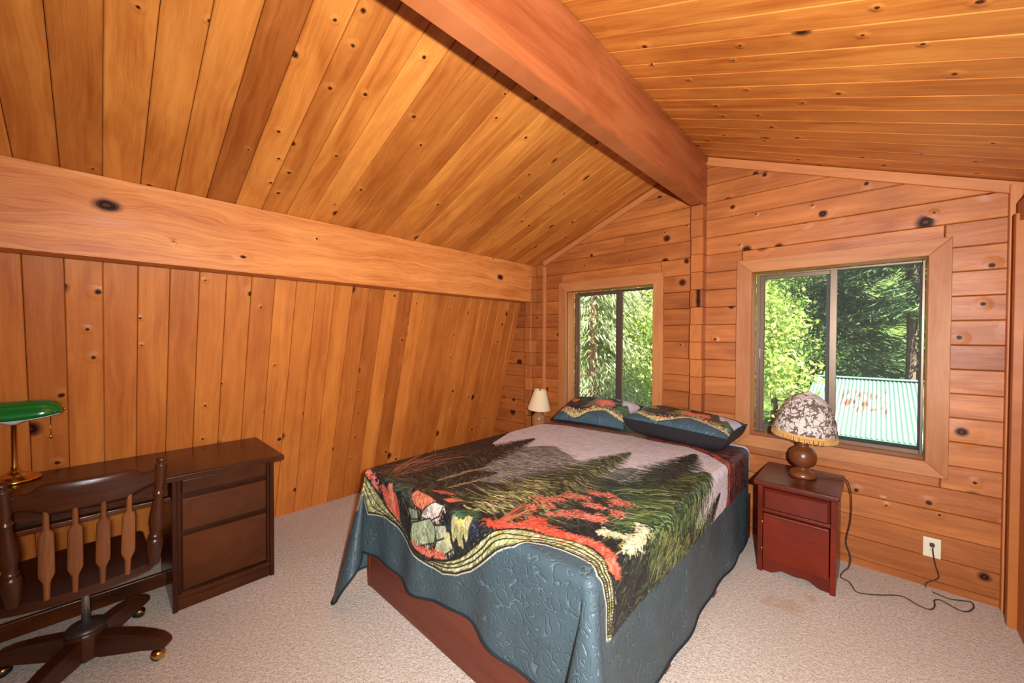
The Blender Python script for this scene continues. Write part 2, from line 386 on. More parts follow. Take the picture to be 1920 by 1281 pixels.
while z < 3.0:
    z1 = z+CH
    cuts = []
    for w_ in WIN:
        if z1 > w_['o'][2]+.03 and z < w_['o'][3]-.03: cuts.append((w_['o'][0]+.03, w_['o'][1]-.03, w_))
    segs = []; x = -3.75
    for c0, c1, w_ in sorted(cuts, key=lambda t: t[0]): segs.append((x, c0)); x = c1
    segs.append((x, XR+.05))
    # courses partly above or below an opening: pieces over it, trimmed
    fill = []
    for c0, c1, w_ in cuts:
        if z < w_['o'][2]+.03: fill.append((c0, c1, z, w_['o'][2]+.03))
        if z1 > w_['o'][3]-.03: fill.append((c0, c1, w_['o'][3]-.03, z1))
    pieces = []
    for a, b in segs:
        if b-a > 1.6 and brng.random() < .55:
            m = a+(b-a)*brng.uniform(.35, .7); pieces += [(a, m, z, z1), (m, b, z, z1)]
        else: pieces.append((a, b, z, z1))
    pieces += fill
    # the wall left of the ridge post is a separate run of timbers
    p2 = []
    for a, b, c, d in pieces:
        for s in (-1.1, -2.86):
            if a < s-.05 and b > s+.05 and c == z: 
                p2.append((s, b, c, d)); b = s
        p2.append((a, b, c, d))
    for a, b, c, d in p2:
        lo, hi = max(c, -.02), d
        if hi-lo < .01: continue
        g = .0012
        poly = [(a+g, lo+g), (b-g, lo+g), (b-g, hi-g), (a+g, hi-g)]
        poly = clip(poly, 1, -WS, -(WX0-.05))
        poly = clip(poly, SL, -1, AZ-SL*AX+.02); poly = clip(poly, -SL, -1, AZ+SL*AX+.02)
        if len(poly) < 3 or area(poly) < .0006: continue
        ob = prism('timber', poly, -.058, 0, 'timber', wall_back, axes((0, WY+brng.uniform(-.002, .002), 0), (1, 0, 0), (0, 0, 1), (0, -1, 0)), .0045, 1, True)
        wseed(ob, brng.uniform(-.24, .1), brng.uniform(-.1, .8))
    z = z1; k += 1

# right wall with the edge of a door, wall behind the photographer
struct(box('wall_right', (XR, XR+.08, YF, WY+.1, -.05, 2.75), 'plaster', bev=0), 'right side wall beside the door frame')
struct(box('wall_front', (-3.75, XR+.1, YF-.08, YF, -.05, 3.1), 'plaster', bev=0), 'plain wall behind the photographer')
d1 = struct(empty('door_1', (XR, 3.2, 0)), 'wooden door frame edge at the right wall')
wseed(box('door_casing', (-.062, 0, .02, .065, 0, 2.14), 'doorframe', d1)); wseed(box('door_jamb', (-.03, 0, -.5, .02, 0, 2.1), 'doorframe', d1))
wseed(box('door_head', (-.05, 0, -.9, .065, 2.1, 2.2), 'doorframe', d1))
# battens and raked trims
def trim(n, label, o, ax, ay, az, L, W, T, tone=0., mat='trim'):
    bm = bmesh.new(); add_box(bm, 0, L, 0, W, 0, T, .0025, 1)
    return wseed(struct(bm_obj('trim_%d' % n, bm, mat, None, axes(o, ax, ay, az)), label), tone)
trim(1, 'raked trim board under the right slope', (AX+.06, WY+.004, ceil_z(AX+.06)-.004), (cs, 0, -sn), (-sn, 0, -cs), (0, -1, 0), 1.76, .062, .026, -.02)
trim(2, 'raked trim strip under the left slope', (-2.72, WY+.004, ceil_z(-2.72)-.004), (cs, 0, sn), (sn, 0, -cs), (0, -1, 0), 1.68, .05, .03, .02)
trim(3, 'thin batten beside the low timber stub', (-2.722, WY+.004, .0), (0, 0, 1), (1, 0, 0), (0, -1, 0), ceil_z(-2.722)-.06, .036, .024, .04)
trim(4, 'pale batten beside the ridge post', (-1.050, WY+.004, .0), (0, 0, 1), (1, 0, 0), (0, -1, 0), 2.6, .014, .02, .5)
trim(5, 'corner batten at the door side of the window wall', (.513, WY+.004, .0), (0, 0, 1), (1, 0, 0), (0, -1, 0), 2.33, .046, .05, .0)
# stacked timber stubs carrying the beams
def stub(name, x0, x1, z1, label):
    t = tag(empty(name, ((x0+x1)/2, WY-.05, 0)), label, 'post'); h = (x1-x0)/2
    z = CZ0; n = 0
    while z < z1:
        a, b = max(z, 0), min(z+CH, z1)
        if b-a > .01:
            d = brng.uniform(-.003, .003)
            ob = box('timber_block', (-h+d, h+d, -.05+d, .049, a+.0012, b-.0012), 'timber', t, .003, 1)
            wseed(ob, brng.uniform(-.12, .14), -.5)
        z += CH; n += 1
    return t
stub('ridge_post', -1.118, -1.026, 2.562, 'post of stacked timber ends under the ridge beam')
stub('purlin_post', -2.912, -2.82, 2.29, 'stack of timber ends at the end of the pale low beam')
# beams
def beam(name, x0, x1, y0, y1, z0, z1, mat, label, ztop=None):
    bm = bmesh.new(); vs = add_box(bm, x0, x1, y0, y1, z0, z1)
    if ztop:
        for v_ in bm.verts:
            if v_.co.z > z1-.001: v_.co.z = ztop(v_.co.x)
    bmesh.ops.bevel(bm, geom=bm.edges[:], offset=.004, segments=2, affect='EDGES')
    c = Vector(((x0+x1)/2, (y0+y1)/2, z0)); bmesh.ops.translate(bm, vec=-c, verts=bm.verts[:])
    ob = bm_obj(name, bm, mat, None, Matrix.Translation(c)); tag(ob, label, 'beam'); return wseed(ob, 0)
beam('ridge_beam', -1.122, -1.026, YF+.002, WY-.004, 2.566, 2.95, 'beam', 'reddish brown ridge beam running under the peak of the ceiling', lambda x: ceil_z(x)-.001)
beam('purlin_beam', -2.99, -2.822, YF+.002, WY-.104, 1.886, 2.29, 'purlin', 'pale orange beam running along the top of the leaning wall', lambda x: ceil_z(x)-.001)
wseed(bpy.data.objects['purlin_beam'], 0, .5, 3.3)

# ------------------------------------------------------------------ windows
def window(n, w_, mull, label, latch):
    x0, x1, z0, z1 = w_['o']; a0, a1, b0, b1 = w_['i']
    t = struct(empty('window_%d' % n, ((a0+a1)/2, WY, b0)), label)
    ox, oz = (a0+a1)/2, b0
    F = axes((-ox, 0, -oz), (1, 0, 0), (0, 0, 1), (0, -1, 0))
    for nm, poly, hor in (('top_casing', [(x0, z1), (a0, b1), (a1, b1), (x1, z1)], 1), ('bottom_casing', [(x0, z0), (x1, z0), (a1, b0), (a0, b0)], 1),
                     ('side_casing', [(x0, z0), (a0, b0), (a0, b1), (x0, z1)], 0), ('side_casing', [(x1, z0), (x1, z1), (a1, b1), (a1, b0)], 0)):
        if hor: ob = prism(nm, poly, -.006, .026, 'casing_h', t, F, .003, 1, True)
        else:   # grain runs up the board
            ob = prism(nm, [(p[1], -p[0]) for p in poly], -.006, .026, 'casing_h', t, F @ Matrix(((0, -1, 0, 0), (1, 0, 0, 0), (0, 0, 1, 0), (0, 0, 0, 1))), .003, 1, True)
        wseed(ob, RNG.uniform(-.1, .08) )
    dj = .135
    for nm, bb in (('jamb', (a0-.02-ox, a0-ox, -.004, dj, -.02, b1-b0+.02)), ('jamb', (a1-ox, a1+.02-ox, -.004, dj, -.02, b1-b0+.02)),
                   ('sill', (a0-ox, a1-ox, -.004, dj, -.02, 0)), ('head_jamb', (a0-ox, a1-ox, -.004, dj, b1-b0, b1-b0+.02))):
        wseed(box(nm, bb, 'trim', t, .001, 1), .12)
    # aluminium frame
    fy0, fy1 = .132, .19; H = b1-b0; L, Rr = a0-ox, a1-ox
    bm = bmesh.new()
    add_box(bm, L+.002, L+.03, fy0, fy1, .002, H-.002, .002); add_box(bm, Rr-.016, Rr-.002, fy0, fy1, .002, H-.002, .002)
    add_box(bm, L+.03, Rr-.016, fy0, fy1, .002, .03, .002); add_box(bm, L+.03, Rr-.016, fy0, fy1, H-.016, H-.002, .002)
    bm_obj('window_frame', bm, 'bronze', t)
    m0, m1 = mull[0]-ox, mull[1]-ox
    # sliding sash, then the fixed light behind it
    bm = bmesh.new(); sa, sb = L+.028, m1
    add_box(bm, sa, sa+.028, fy0+.006, fy0+.03, .028, H-.014, .002); add_box(bm, sb-.04, sb, fy0+.004, fy0+.03, .028, H-.014, .002)
    add_box(bm, sa+.028, sb-.04, fy0+.006, fy0+.03, .028, .058, .002); add_box(bm, sa+.028, sb-.04, fy0+.006, fy0+.03, H-.042, H-.014, .002)
    sash = bm_obj('sliding_sash', bm, 'bronze', t)
    box('pane', (sa+.027, sb-.039, fy0+.017, fy0+.020, .057, H-.041), 'glass', sash, 0)
    bm = bmesh.new()
    add_box(bm, m0, m0+.03, fy0+.034, fy1-.004, .028, H-.014, .002); add_box(bm, Rr-.024, Rr-.014, fy0+.034, fy1-.004, .028, H-.014, .001)
    add_box(bm, m0+.03, Rr-.024, fy0+.034, fy1-.004, .028, .044, .001); add_box(bm, m0+.03, Rr-.024, fy0+.034, fy1-.004, H-.022, H-.014, .001)
    fx = bm_obj('fixed_light', bm, 'gasket', t)
    box('pane', (m0+.029, Rr-.023, fy0+.044, fy0+.047, .043, H-.021), 'glass', fx, 0)
    box('latch', (sa-.004, sa+.006, fy0-.004, fy0+.006, H*.47, H*.53), 'steel', t, .001, 1)
    if latch: box('screen_clip', (Rr-.045, Rr-.016, fy0+.02, fy0+.03, H*.855, H*.885), 'gasket', t, .001, 1)
window(1, WIN[0], (-.271, -.208), 'bronze sliding window looking out on the metal roof', True)
window(2, WIN[1], (-1.924, -1.843), 'bronze sliding window behind the bed, filled with foliage', False)
# ------------------------------------------------------------------ furniture helpers: coordinates in metres of the room, made local to the thing
def rb(name, root, b, mat, bev=.003, seg=2, parent=None, tone=0.):
    l = root.location; p = parent or root
    o = box(name, (b[0]-l.x, b[1]-l.x, b[2]-l.y, b[3]-l.y, b[4]-l.z, b[5]-l.z), mat, p, bev, seg)
    return wseed(o, tone)
# ------------------------------------------------------------------ bed frame and mattress
bed = tag(empty('bed_frame', (-1.44, 2.2, 0)), 'red-brown panelled bed base under the forest quilt', 'bed')
rb('foot_board', bed, (-2.19, -.69, 1.105, 1.125, .004, .345), 'bedwood', .002)
rb('side_rail', bed, (-2.215, -2.19, 1.10, 3.30, .004, .345), 'bedwood', .002)
rb('side_rail', bed, (-.69, -.668, 1.10, 3.30, .022, .345), 'bedwood', .002)
rb('head_board_rail', bed, (-2.19, -.69, 3.28, 3.30, .02, .345), 'bedwood', .002)
for y_ in (1.30, 1.745, 2.44, 3.08):
    for x_ in (-.688, -2.21): rb('leg', bed, (x_-.002, x_+.022, y_-.03, y_+.03, 0, .03), 'bedwood', .002)
for j in range(9):
    y_ = 1.2+j*.245; rb('slat', bed, (-2.19, -.70, y_, y_+.08, .325, .345), 'bedwood', .002)
mat_ = tag(empty('mattress', (-1.44, 2.25, .346)), 'white mattress corner showing under the quilt by the nightstand', 'mattress')
rb('mattress_body', mat_, (-2.215, -.69, 1.12, 3.30, .346, .655), 'mattress', .045, 4)
rb('fitted_sheet', mat_, (-2.222, -.671, 1.14, 3.31, .50, .697), 'sheet', .05, 5)
# ------------------------------------------------------------------ nightstand
def nightstand(name, loc, label):
    t = tag(empty(name, loc), label, 'nightstand')
    def pb(nm, b, mat, bev=.003, seg=2, parent=None): return wseed(box(nm, b, mat, parent or t, bev, seg))
    for s in (-1, 1):
        pb('side_panel', (.182*s-.011, .182*s+.011, -.185, .225, 0, .57), 'cherry_z')
    pb('back_panel', (-.171, .171, .205, .222, .03, .57), 'cherry_z'); pb('bottom_shelf', (-.171, .171, -.17, .205, .07, .088), 'cherry_x')
    # front frame: stiles, rails, scalloped apron
    for s in (-1, 1): pb('stile', (.182*s-.014, .182*s+.014, -.2, -.18, .0, .57), 'cherry_z')
    pb('top_rail', (-.168, .168, -.198, -.18, .545, .57), 'cherry_h'); pb('middle_rail', (-.168, .168, -.198, -.18, .388, .408), 'cherry_h')
    poly = [(-.168, .085), (-.168, 0), (-.13, 0)]
    for j in range(25):
        u = j/24; x_ = -.13+.26*u; poly.append((x_, .034*min(1, math.sin(math.pi*u)*1.5)**1.6 - .008*math.sin(math.pi*u)**8))
    poly += [(.13, 0), (.168, 0), (.168, .085)]
    prism('apron', poly[::-1], -.018, 0, 'cherry_h', t, axes((0, -.18, 0), (1, 0, 0), (0, 0, 1), (0, -1, 0)), .001)
    tp = pb('top', (-.213, .213, -.258, .232, .568, .600), 'cherry_x', .011, 4)
    dr = pb('drawer', (-.164, .164, -.205, -.03, .412, .541), 'cherry_h', .004)
    # raised, chamfered drawer panel
    bm = bmesh.new(); add_prism(bm, [(-.166, .410), (.166, .410), (.166, .543), (-.166, .543)], 0, .02, .013, 1, True)
    wseed(bm_obj('raised_panel', bm, 'cherry_h', dr, axes((0, -.199, 0), (1, 0, 0), (0, 0, 1), (0, -1, 0))))
    dr2 = pb('door', (-.164, .164, -.212, -.182, .088, .384), 'cherry_z', .004)
    wseed(box('pull_lip', (-.164, .164, -.222, -.20, .372, .386), 'cherry_h', dr2, .006, 3))
    for z_ in (.15, .32): lathe('hinge', [(.004, -.012), (.004, .012)], 'brass_old', dr2, Matrix.Translation((-.169, -.205, z_)), 10)
    return t
nightstand('nightstand', (-.352, 3.105, 0), 'red cherry nightstand with drawer and door under the dome shade lamp')
n2 = nightstand('nightstand', (-2.60, 3.15, 0), 'nightstand mostly hidden behind the bed under the cream shade lamp')
n2.scale = (.82, 1, .8)
# ------------------------------------------------------------------ ball lamp with floral dome shade
def m_floral():
    k = NT('floral_shade_cloth'); tc = k.n('TexCoord').outputs['Object']
    a = k.noise(tc, 17., 2., .5, 1.6); b = k.noise(tc, 31., 2., .5, 1.2)
    v = k.n('TexVoronoi', _feature='DISTANCE_TO_EDGE', Vector=k.n('VectorMath', _operation='ADD', i0=tc, i1=k.n('VectorMath', _operation='SCALE', i0=k.n('TexNoise', Vector=tc, Scale=22., Detail=2.).outputs[1], Scale=.07).outputs[0]).outputs[0], Scale=28.).outputs['Distance']
    th_ = k.math('MULTIPLY', k.ramp(k.noise(tc, 14., 2.), .35, .65), .13)
    m = k.math('MAXIMUM', k.math('LESS_THAN', v, th_), k.math('MULTIPLY', k.ramp(a, .555, .57), k.ramp(b, .45, .47)))
    c = k.mix(m, lin((226, 216, 204)), lin((112, 96, 88)))
    c = k.mix(k.noise(tc, 90., 2.), c, k.mix(.12, c, lin((170, 150, 130))))
    tr = k.n('BsdfTranslucent', i0=c); b_ = k.bsdf(c, .85, .2)
    mx = k.n('MixShader', i0=.25, i1=b_.outputs[0], i2=tr.outputs[0]); k.t.links.new(mx.outputs[0], k.out.inputs[0]); return k.m
M['floral'] = m_floral()
M['fringe'] = plain('gold_fringe', (196, 150, 84), .8, noise=.2, nscale=200)
def shell(name, prof, mat, parent, M4, n=64, panels=0, thick=.003, sag=.03):
    v = []; f = []
    rows = prof+[(max(r-thick, .001), z-thick*.3) for r, z in prof[::-1]]
    for j, (r, z) in enumerate(rows):
        for i in range(n):
            a = 2*math.pi*i/n; rr = r
            if panels:
                ph = (a*panels/(2*math.pi)) % 1; rr = r*(1-sag*(1-(2*ph-1)**2)) if panels else r
            v.append((rr*math.cos(a), rr*math.sin(a), z))
    m = len(rows)
    for j in range(m):
        for i in range(n): f.append((j*n+i, j*n+(i+1) % n, ((j+1) % m)*n+(i+1) % n, ((j+1) % m)*n+i))
    return data_obj(name, v, f, mat, parent, M4, True)
bl = tag(empty('table_lamp', (-.342, 3.125, .6)), 'turned wood ball lamp with floral dome shade and gold fringe', 'lamp')
wseed(lathe('lamp_base', [(.068, 0), (.074, .004), (.074, .018), (.068, .026), (.064, .034), (.05, .042), (.036, .052), (.032, .06), (.044, .067), (.06, .08), (.071, .1), (.075, .125), (.072, .15), (.062, .172), (.046, .188), (.032, .196), (.03, .206), (.036, .212), (.036, .222), (.026, .23), (.024, .25)], 'lampwood', bl, n=40))
lathe('socket', [(.018, .245), (.02, .25), (.02, .31), (.014, .32)], 'brass_old', bl, n=16)
tilt = Matrix.Translation((0, 0, .25)) @ Matrix.Rotation(R(5), 4, 'Y') @ Matrix.Translation((0, 0, -.25))
pr = [(.172, .285), (.170, .31), (.164, .345), (.153, .39), (.137, .435), (.116, .475), (.09, .508), (.06, .53), (.032, .54)]
sh = shell('lamp_shade', pr, 'floral', bl, tilt, 96, 8)
lathe('shade_cap', [(.034, .536), (.036, .542), (.012, .548), (.01, .556)], 'floral', sh, n=20)
bm = bmesh.new(); frng = random.Random(4)
for i in range(170):
    a = 2*math.pi*i/170; ph = (a*8/(2*math.pi)) % 1; rr = .1735*(1-.03*(1-(2*ph-1)**2)); L = .034+frng.uniform(-.003, .003)
    add_box(bm, -.0014, .0014, -.0022, .0022, -L, 0, mtx=Matrix.Translation((rr*math.cos(a), rr*math.sin(a), .29)) @ Matrix.Rotation(a, 4, 'Z') @ Matrix.Rotation(frng.uniform(-.1, .1), 4, 'X'))
bm_obj('fringe', bm, 'fringe', sh)
shell('fringe_band', [(.1745, .282), (.1755, .288), (.1745, .297)], 'fringe', sh, None, 96, 8, .003)
cpts = [(-.30, 3.17, .608), (-.22, 3.2, .606), (-.142, 3.23, .604), (-.122, 3.25, .58), (-.108, 3.28, .5), (-.106, 3.3, .4), (-.112, 3.32, .3), (-.128, 3.33, .2), (-.128, 3.33, .15), (-.106, 3.31, .09), (-.112, 3.29, .03), (-.138, 3.25, .006)]
cf = [onz(px, py, .006) for px, py in [(1576, 1082), (1590, 1090), (1597, 1098), (1606, 1110), (1625, 1114), (1650, 1116), (1690, 1118), (1720, 1134), (1738, 1142), (1749, 1142), (1753, 1134), (1752, 1126), (1765, 1126), (1790, 1140), (1808, 1147), (1820, 1145), (1826, 1138), (1822, 1130), (1808, 1127), (1780, 1123), (1755, 1113)]]
up = [ony(px, py, yy) for px, py, yy in [(1741, 1107, 3.392), (1735, 1098, 3.40), (1740, 1092, 3.402), (1757, 1086, 3.402), (1760, 1079, 3.40), (1754, 1060, 3.395), (1750, 1040, 3.388), (1749, 1028, 3.385)]]
tube('power_cord', smooth_path([Vector(p)-bl.location for p in cpts]+[p-bl.location for p in cf]+[p-bl.location for p in up], 5), .0032, 'cord', bl, 8)
ol = tag(empty('wall_outlet', (.255, WY-.003, .243)), 'ivory wall outlet with a dark plug in its upper socket', 'outlet')
bm = bmesh.new(); add_prism(bm, [(-.037, -.058), (.037, -.058), (.037, .058), (-.037, .058)], 0, .006, .003, 2, True)
FRONT = axes((0, 0, 0), (1, 0, 0), (0, 0, 1), (0, -1, 0))
bm_obj('cover_plate', bm, 'ivory', ol, FRONT)
for s in (-1, 1):
    poly = [(.0165*math.cos(a), max(-.0125, min(.0125, .0165*math.sin(a)))+.0195*s) for a in [2*math.pi*i/24 for i in range(24)]]
    rc = prism('receptacle', poly, .004, .0075, 'ivory', ol, FRONT, .0006)
    if s < 0:
        for x_ in (-.006, .006): prism('slot', [(x_-.001, -.017), (x_+.001, -.017), (x_+.001, -.010), (x_-.001, -.010)], .0072, .0079, 'slot', rc)
lathe('screw', [(.0032, 0), (.0032, .0015), (.001, .002)], 'steel', ol, FRONT @ Matrix.Translation((0, 0, .006)), 10)
pl = box('plug', (.243-.342+.002, .243-.342+.022, 0, .022, -.345, -.325), 'cord', None, .004, 2)
pl.parent = bl; pl.location = (.5, 0, 0)
pl.location = Vector((.255, WY-.033, .265))-bl.location-Vector((-.087, 0, -.335))
# ------------------------------------------------------------------ small lamp with cream shade
sl = tag(empty('table_lamp', (-2.60, 3.19, .48)), 'small lamp with plain cream cone shade beside the leaning wall', 'lamp')
M['amber'] = plain('amber_glass_jar', (186, 132, 84), .12, noise=.15, nscale=9, Transmission__Weight=.35)
lathe('lamp_base', [(.06, 0), (.066, .006), (.07, .05), (.073, .1), (.074, .15), (.07, .175), (.056, .2), (.036, .218), (.026, .226)], 'amber', sl)
lathe('socket', [(.026, .224), (.028, .228), (.028, .236), (.013, .238), (.013, .285), (.017, .288), (.017, .32)], 'brass_old', sl, n=16)
tl2 = Matrix.Translation((0, 0, .26)) @ Matrix.Rotation(R(5), 4, 'Y') @ Matrix.Translation((0, 0, -.26))
s2 = shell('lamp_shade', [(.123, .252), (.121, .258), (.063, .455), (.062, .46)], 'shade_cream', sl, tl2, 48)
lathe('finial', [(.004, .44), (.004, .465), (.008, .47), (.004, .48)], 'brass_old', s2, n=10)
# ------------------------------------------------------------------ desk
dk = tag(empty('desk', (-3.03, .06, 0)), 'dark stained pedestal desk standing against the leaning wall', 'desk')
rb('desk_top', dk, (-3.345, -2.715, -.70, .803, .716, .750), 'desk_h', .008, 3)
for a, b in ((.266, .288), (.728, .750)):
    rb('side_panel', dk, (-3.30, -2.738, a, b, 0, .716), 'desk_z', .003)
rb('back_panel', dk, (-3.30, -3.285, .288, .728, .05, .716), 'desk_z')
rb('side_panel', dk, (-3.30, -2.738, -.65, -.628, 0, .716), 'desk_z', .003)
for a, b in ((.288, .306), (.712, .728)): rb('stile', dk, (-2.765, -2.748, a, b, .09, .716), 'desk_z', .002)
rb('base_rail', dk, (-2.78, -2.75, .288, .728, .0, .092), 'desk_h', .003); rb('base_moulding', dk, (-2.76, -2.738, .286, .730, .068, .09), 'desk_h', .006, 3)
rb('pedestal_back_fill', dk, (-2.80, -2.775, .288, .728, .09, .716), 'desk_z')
for z0, z1, tn in ((.634, .712, .0), (.43, .606, .1), (.108, .402, .04)):
    d_ = rb('drawer', dk, (-3.22, -2.765, .312, .708, z0+.006, z1-.006), 'desk_h', .002)
    bm = bmesh.new(); add_prism(bm, [(.308, z0), (.710, z0), (.710, z1), (.308, z1)], 0, .024, .007, 3, True)
    wseed(bm_obj('drawer_front', bm, 'desk_h', d_, axes((-2.77+3.03, -.06, 0), (0, 1, 0), (0, 0, 1), (1, 0, 0))), tn)
kd = rb('drawer', dk, (-3.22, -2.775, -.60, .25, .640, .705), 'desk_h', .003)
rb('drawer_front', dk, (-2.785, -2.762, -.61, .255, .636, .712), 'desk_h', .006, 3, kd)
kd.children[0].location = (0, 0, 0)
rb('apron_rail', dk, (-2.80, -2.757, -.628, .266, .606, .628), 'desk_h', .003)
rb('foot_stretcher', dk, (-3.02, -2.995, -.628, .266, .045, .125), 'desk_h', .003)
# ------------------------------------------------------------------ banker's lamp
kl = tag(empty('desk_lamp', (-3.215, -.295, .75)), 'brass desk lamp with long green glass shade and pull chain', 'lamp')
lathe('lamp_base', [(.088, 0), (.092, .003), (.092, .01), (.086, .016), (.074, .02), (.07, .026), (.058, .031), (.042, .035), (.03, .042), (.02, .05), (.014, .062)], 'brass', kl, n=48)
lathe('stem', [(.012, .05), (.0125, .07), (.010, .08), (.010, .30), (.013, .305), (.013, .32)], 'brass', kl, n=20)
HL = .168
def shade_pt(u, a, off=0.):       # u along the shade -1..1, a across 0 (front edge) .. 1 (rear edge)
    e = max(0., abs(u)-.45)/.55; tap = math.sqrt(max(0., 1-e**2.6))
    th = math.pi*(1-a)
    wd = (.068-off)*(.30+.70*tap); ht = (.075-off)*(.22+.78*tap)
    lip = -.018*max(0, 1-(abs(u)/.9)**2)
    return (wd*math.cos(th)*-1+.012, u*(HL-off), .318+.018+ht*math.sin(th)**.85+lip*(1-math.sin(th)))
def sheet_mesh(off0, off1, nu=40, na=22):
    v = []; f = []
    for off in (off0, off1):
        for i in range(nu+1):
            for j in range(na+1): v.append(shade_pt(-1+2*i/nu, j/na, off))
    N = (nu+1)*(na+1)
    for i in range(nu):
        for j in range(na):
            q = (i*(na+1)+j, i*(na+1)+j+1, (i+1)*(na+1)+j+1, (i+1)*(na+1)+j)
            f.append(q); f.append(tuple(x+N for x in q[::-1]))
    rim = [(i*(na+1)) for i in range(nu+1)]
    rim2 = [(i*(na+1)+na) for i in range(nu+1)]
    for rr in (rim, rim2):
        for i in range(nu): f.append((rr[i], rr[i+1], rr[i+1]+N, rr[i]+N))
    for i in (0, nu):
        for j in range(na): f.append((i*(na+1)+j, i*(na+1)+j+1, i*(na+1)+j+1+N, i*(na+1)+j+N))
    return v, f
v, f = sheet_mesh(0, .002); gs = data_obj('green_shade', v, f, 'green_glass', kl, None, True)
v, f = sheet_mesh(.0025, .005); v = [(x, y, z-.0055) for x, y, z in v]; data_obj('white_lining', v, f, 'white_glass', gs, None, True)
# white saddle under the shade
v = []; f = []
for i in range(17):
    u = -1+2*i/16; dz = -.032*math.cos(u*math.pi/2)**2
    for j in range(9):
        a = math.pi*j/8; v.append((-.05*math.cos(a)+.012, u*.075, .322-.002+dz*math.sin(a)-.0))
for i in range(16):
    for j in range(8): f.append((i*9+j, i*9+j+1, (i+1)*9+j+1, (i+1)*9+j))
data_obj('white_saddle', v, f, 'white_glass', kl, None, True)
lathe('end_knob', [(.002, 0), (.006, .002), (.007, .006), (.003, .01)], 'brass', kl, Matrix.Translation((.012, HL-.002, .35)) @ Matrix.Rotation(R(-90), 4, 'X'), 12)
pc = tube('pull_chain', [Vector((.06, .125, .325)), Vector((.06, .125, .28)), Vector((.06, .125, .225))], .0014, 'brass_old', kl, 6)
lathe('chain_bead', [(.002, .225), (.0048, .221), (.005, .212), (.003, .207)], 'brass', pc, Matrix.Translation((.06, .125, 0)), 10)
# ------------------------------------------------------------------ swivel chair
ch = tag(empty('desk_chair', (-2.60, -.045, 0)), 'dark wooden spindle-back swivel chair on casters at the desk', 'chair')
cx, cy = -2.60, -.045
def cl(p): return Vector((p[0]-cx, p[1]-cy, p[2]))
# seat: curved rear edge, saddle top
sv = []
def seat_outline(n=40):
    pts = []
    for i in range(n):      # rear edge, bowed towards the back
        u = -1+2*i/(n-1); pts.append((.262-.055*abs(u)**2.2+.0, u*.225-.012))
    for i in range(n):
        u = 1-2*i/(n-1); pts.append((-.23+.02*u*u, u*.215-.012))
    return pts
bm = bmesh.new(); add_prism(bm, seat_outline(), .435, .472, .012, 3)
wseed(bm_obj('seat', bm, 'chair_y', ch))
def turned(name, p0, p1, prof, mat, n=20, parent=None, ell=None):
    p0, p1 = cl(p0), cl(p1); d = p1-p0; L = d.length
    q = d.to_track_quat('Z', 'Y').to_matrix().to_4x4(); q.translation = p0
    o = lathe(name, [(r, t*L) for r, t in prof], mat, parent or ch, q, n); return wseed(o)
PP = [(.017, 0), (.021, .01), (.027, .12), (.0295, .20), (.026, .245), (.02, .255), (.023, .262), (.025, .272), (.023, .282), (.019, .29), (.022, .33), (.027, .40), (.027, .46), (.021, .55), (.0165, .62), (.0175, .655), (.021, .662), (.021, .672), (.017, .68), (.0155, .72), (.0195, .76), (.0205, .82), (.0205, .915), (.0215, .925), (.0215, .935), (.012, .945), (.011, .95), (.017, .96), (.0195, .975), (.017, .99), (.008, .999)]
for s in (-1, 1):
    turned('back_post', (-2.375, -.03+s*.195, .466), (-2.315, -.025+s*.218, .960), PP, 'chair')
# crest rail: bowed back, shaped edges
v = []; f = []; NU = 28
for i in range(NU+1):
    u = -1+2*i/NU; yy = -.025+u*.212; bow = .045*(1-u*u)
    top = .905+.028*(1 if abs(u) < .55 else .5+.5*math.cos(math.pi*(abs(u)-.55)/.22) if abs(u) < .77 else 0); bot = .838-.03*(1 if abs(u) < .5 else max(0, 1-(abs(u)-.5)/.3)**1.0) + .0
    for j in range(9):
        t = j/8; z_ = bot+(top-bot)*t; xx = -2.345+bow+(z_-.8)*.12; rd = .010*(1-(2*t-1)**6)+.001
        v.append(cl((xx+rd, yy, z_)))
    for j in range(9):
        t = 1-j/8; z_ = bot+(top-bot)*t; xx = -2.345+bow+(z_-.8)*.12; rd = .010*(1-(2*t-1)**6)+.001
        v.append(cl((xx-rd, yy, z_)))
for i in range(NU):
    for j in range(18): f.append((i*18+j, i*18+(j+1) % 18, (i+1)*18+(j+1) % 18, (i+1)*18+j))
f.append(tuple(range(18))[::-1]); f.append(tuple(NU*18+j for j in range(18)))
wseed(data_obj('crest_rail', v, f, 'chair_y', ch, None, True))
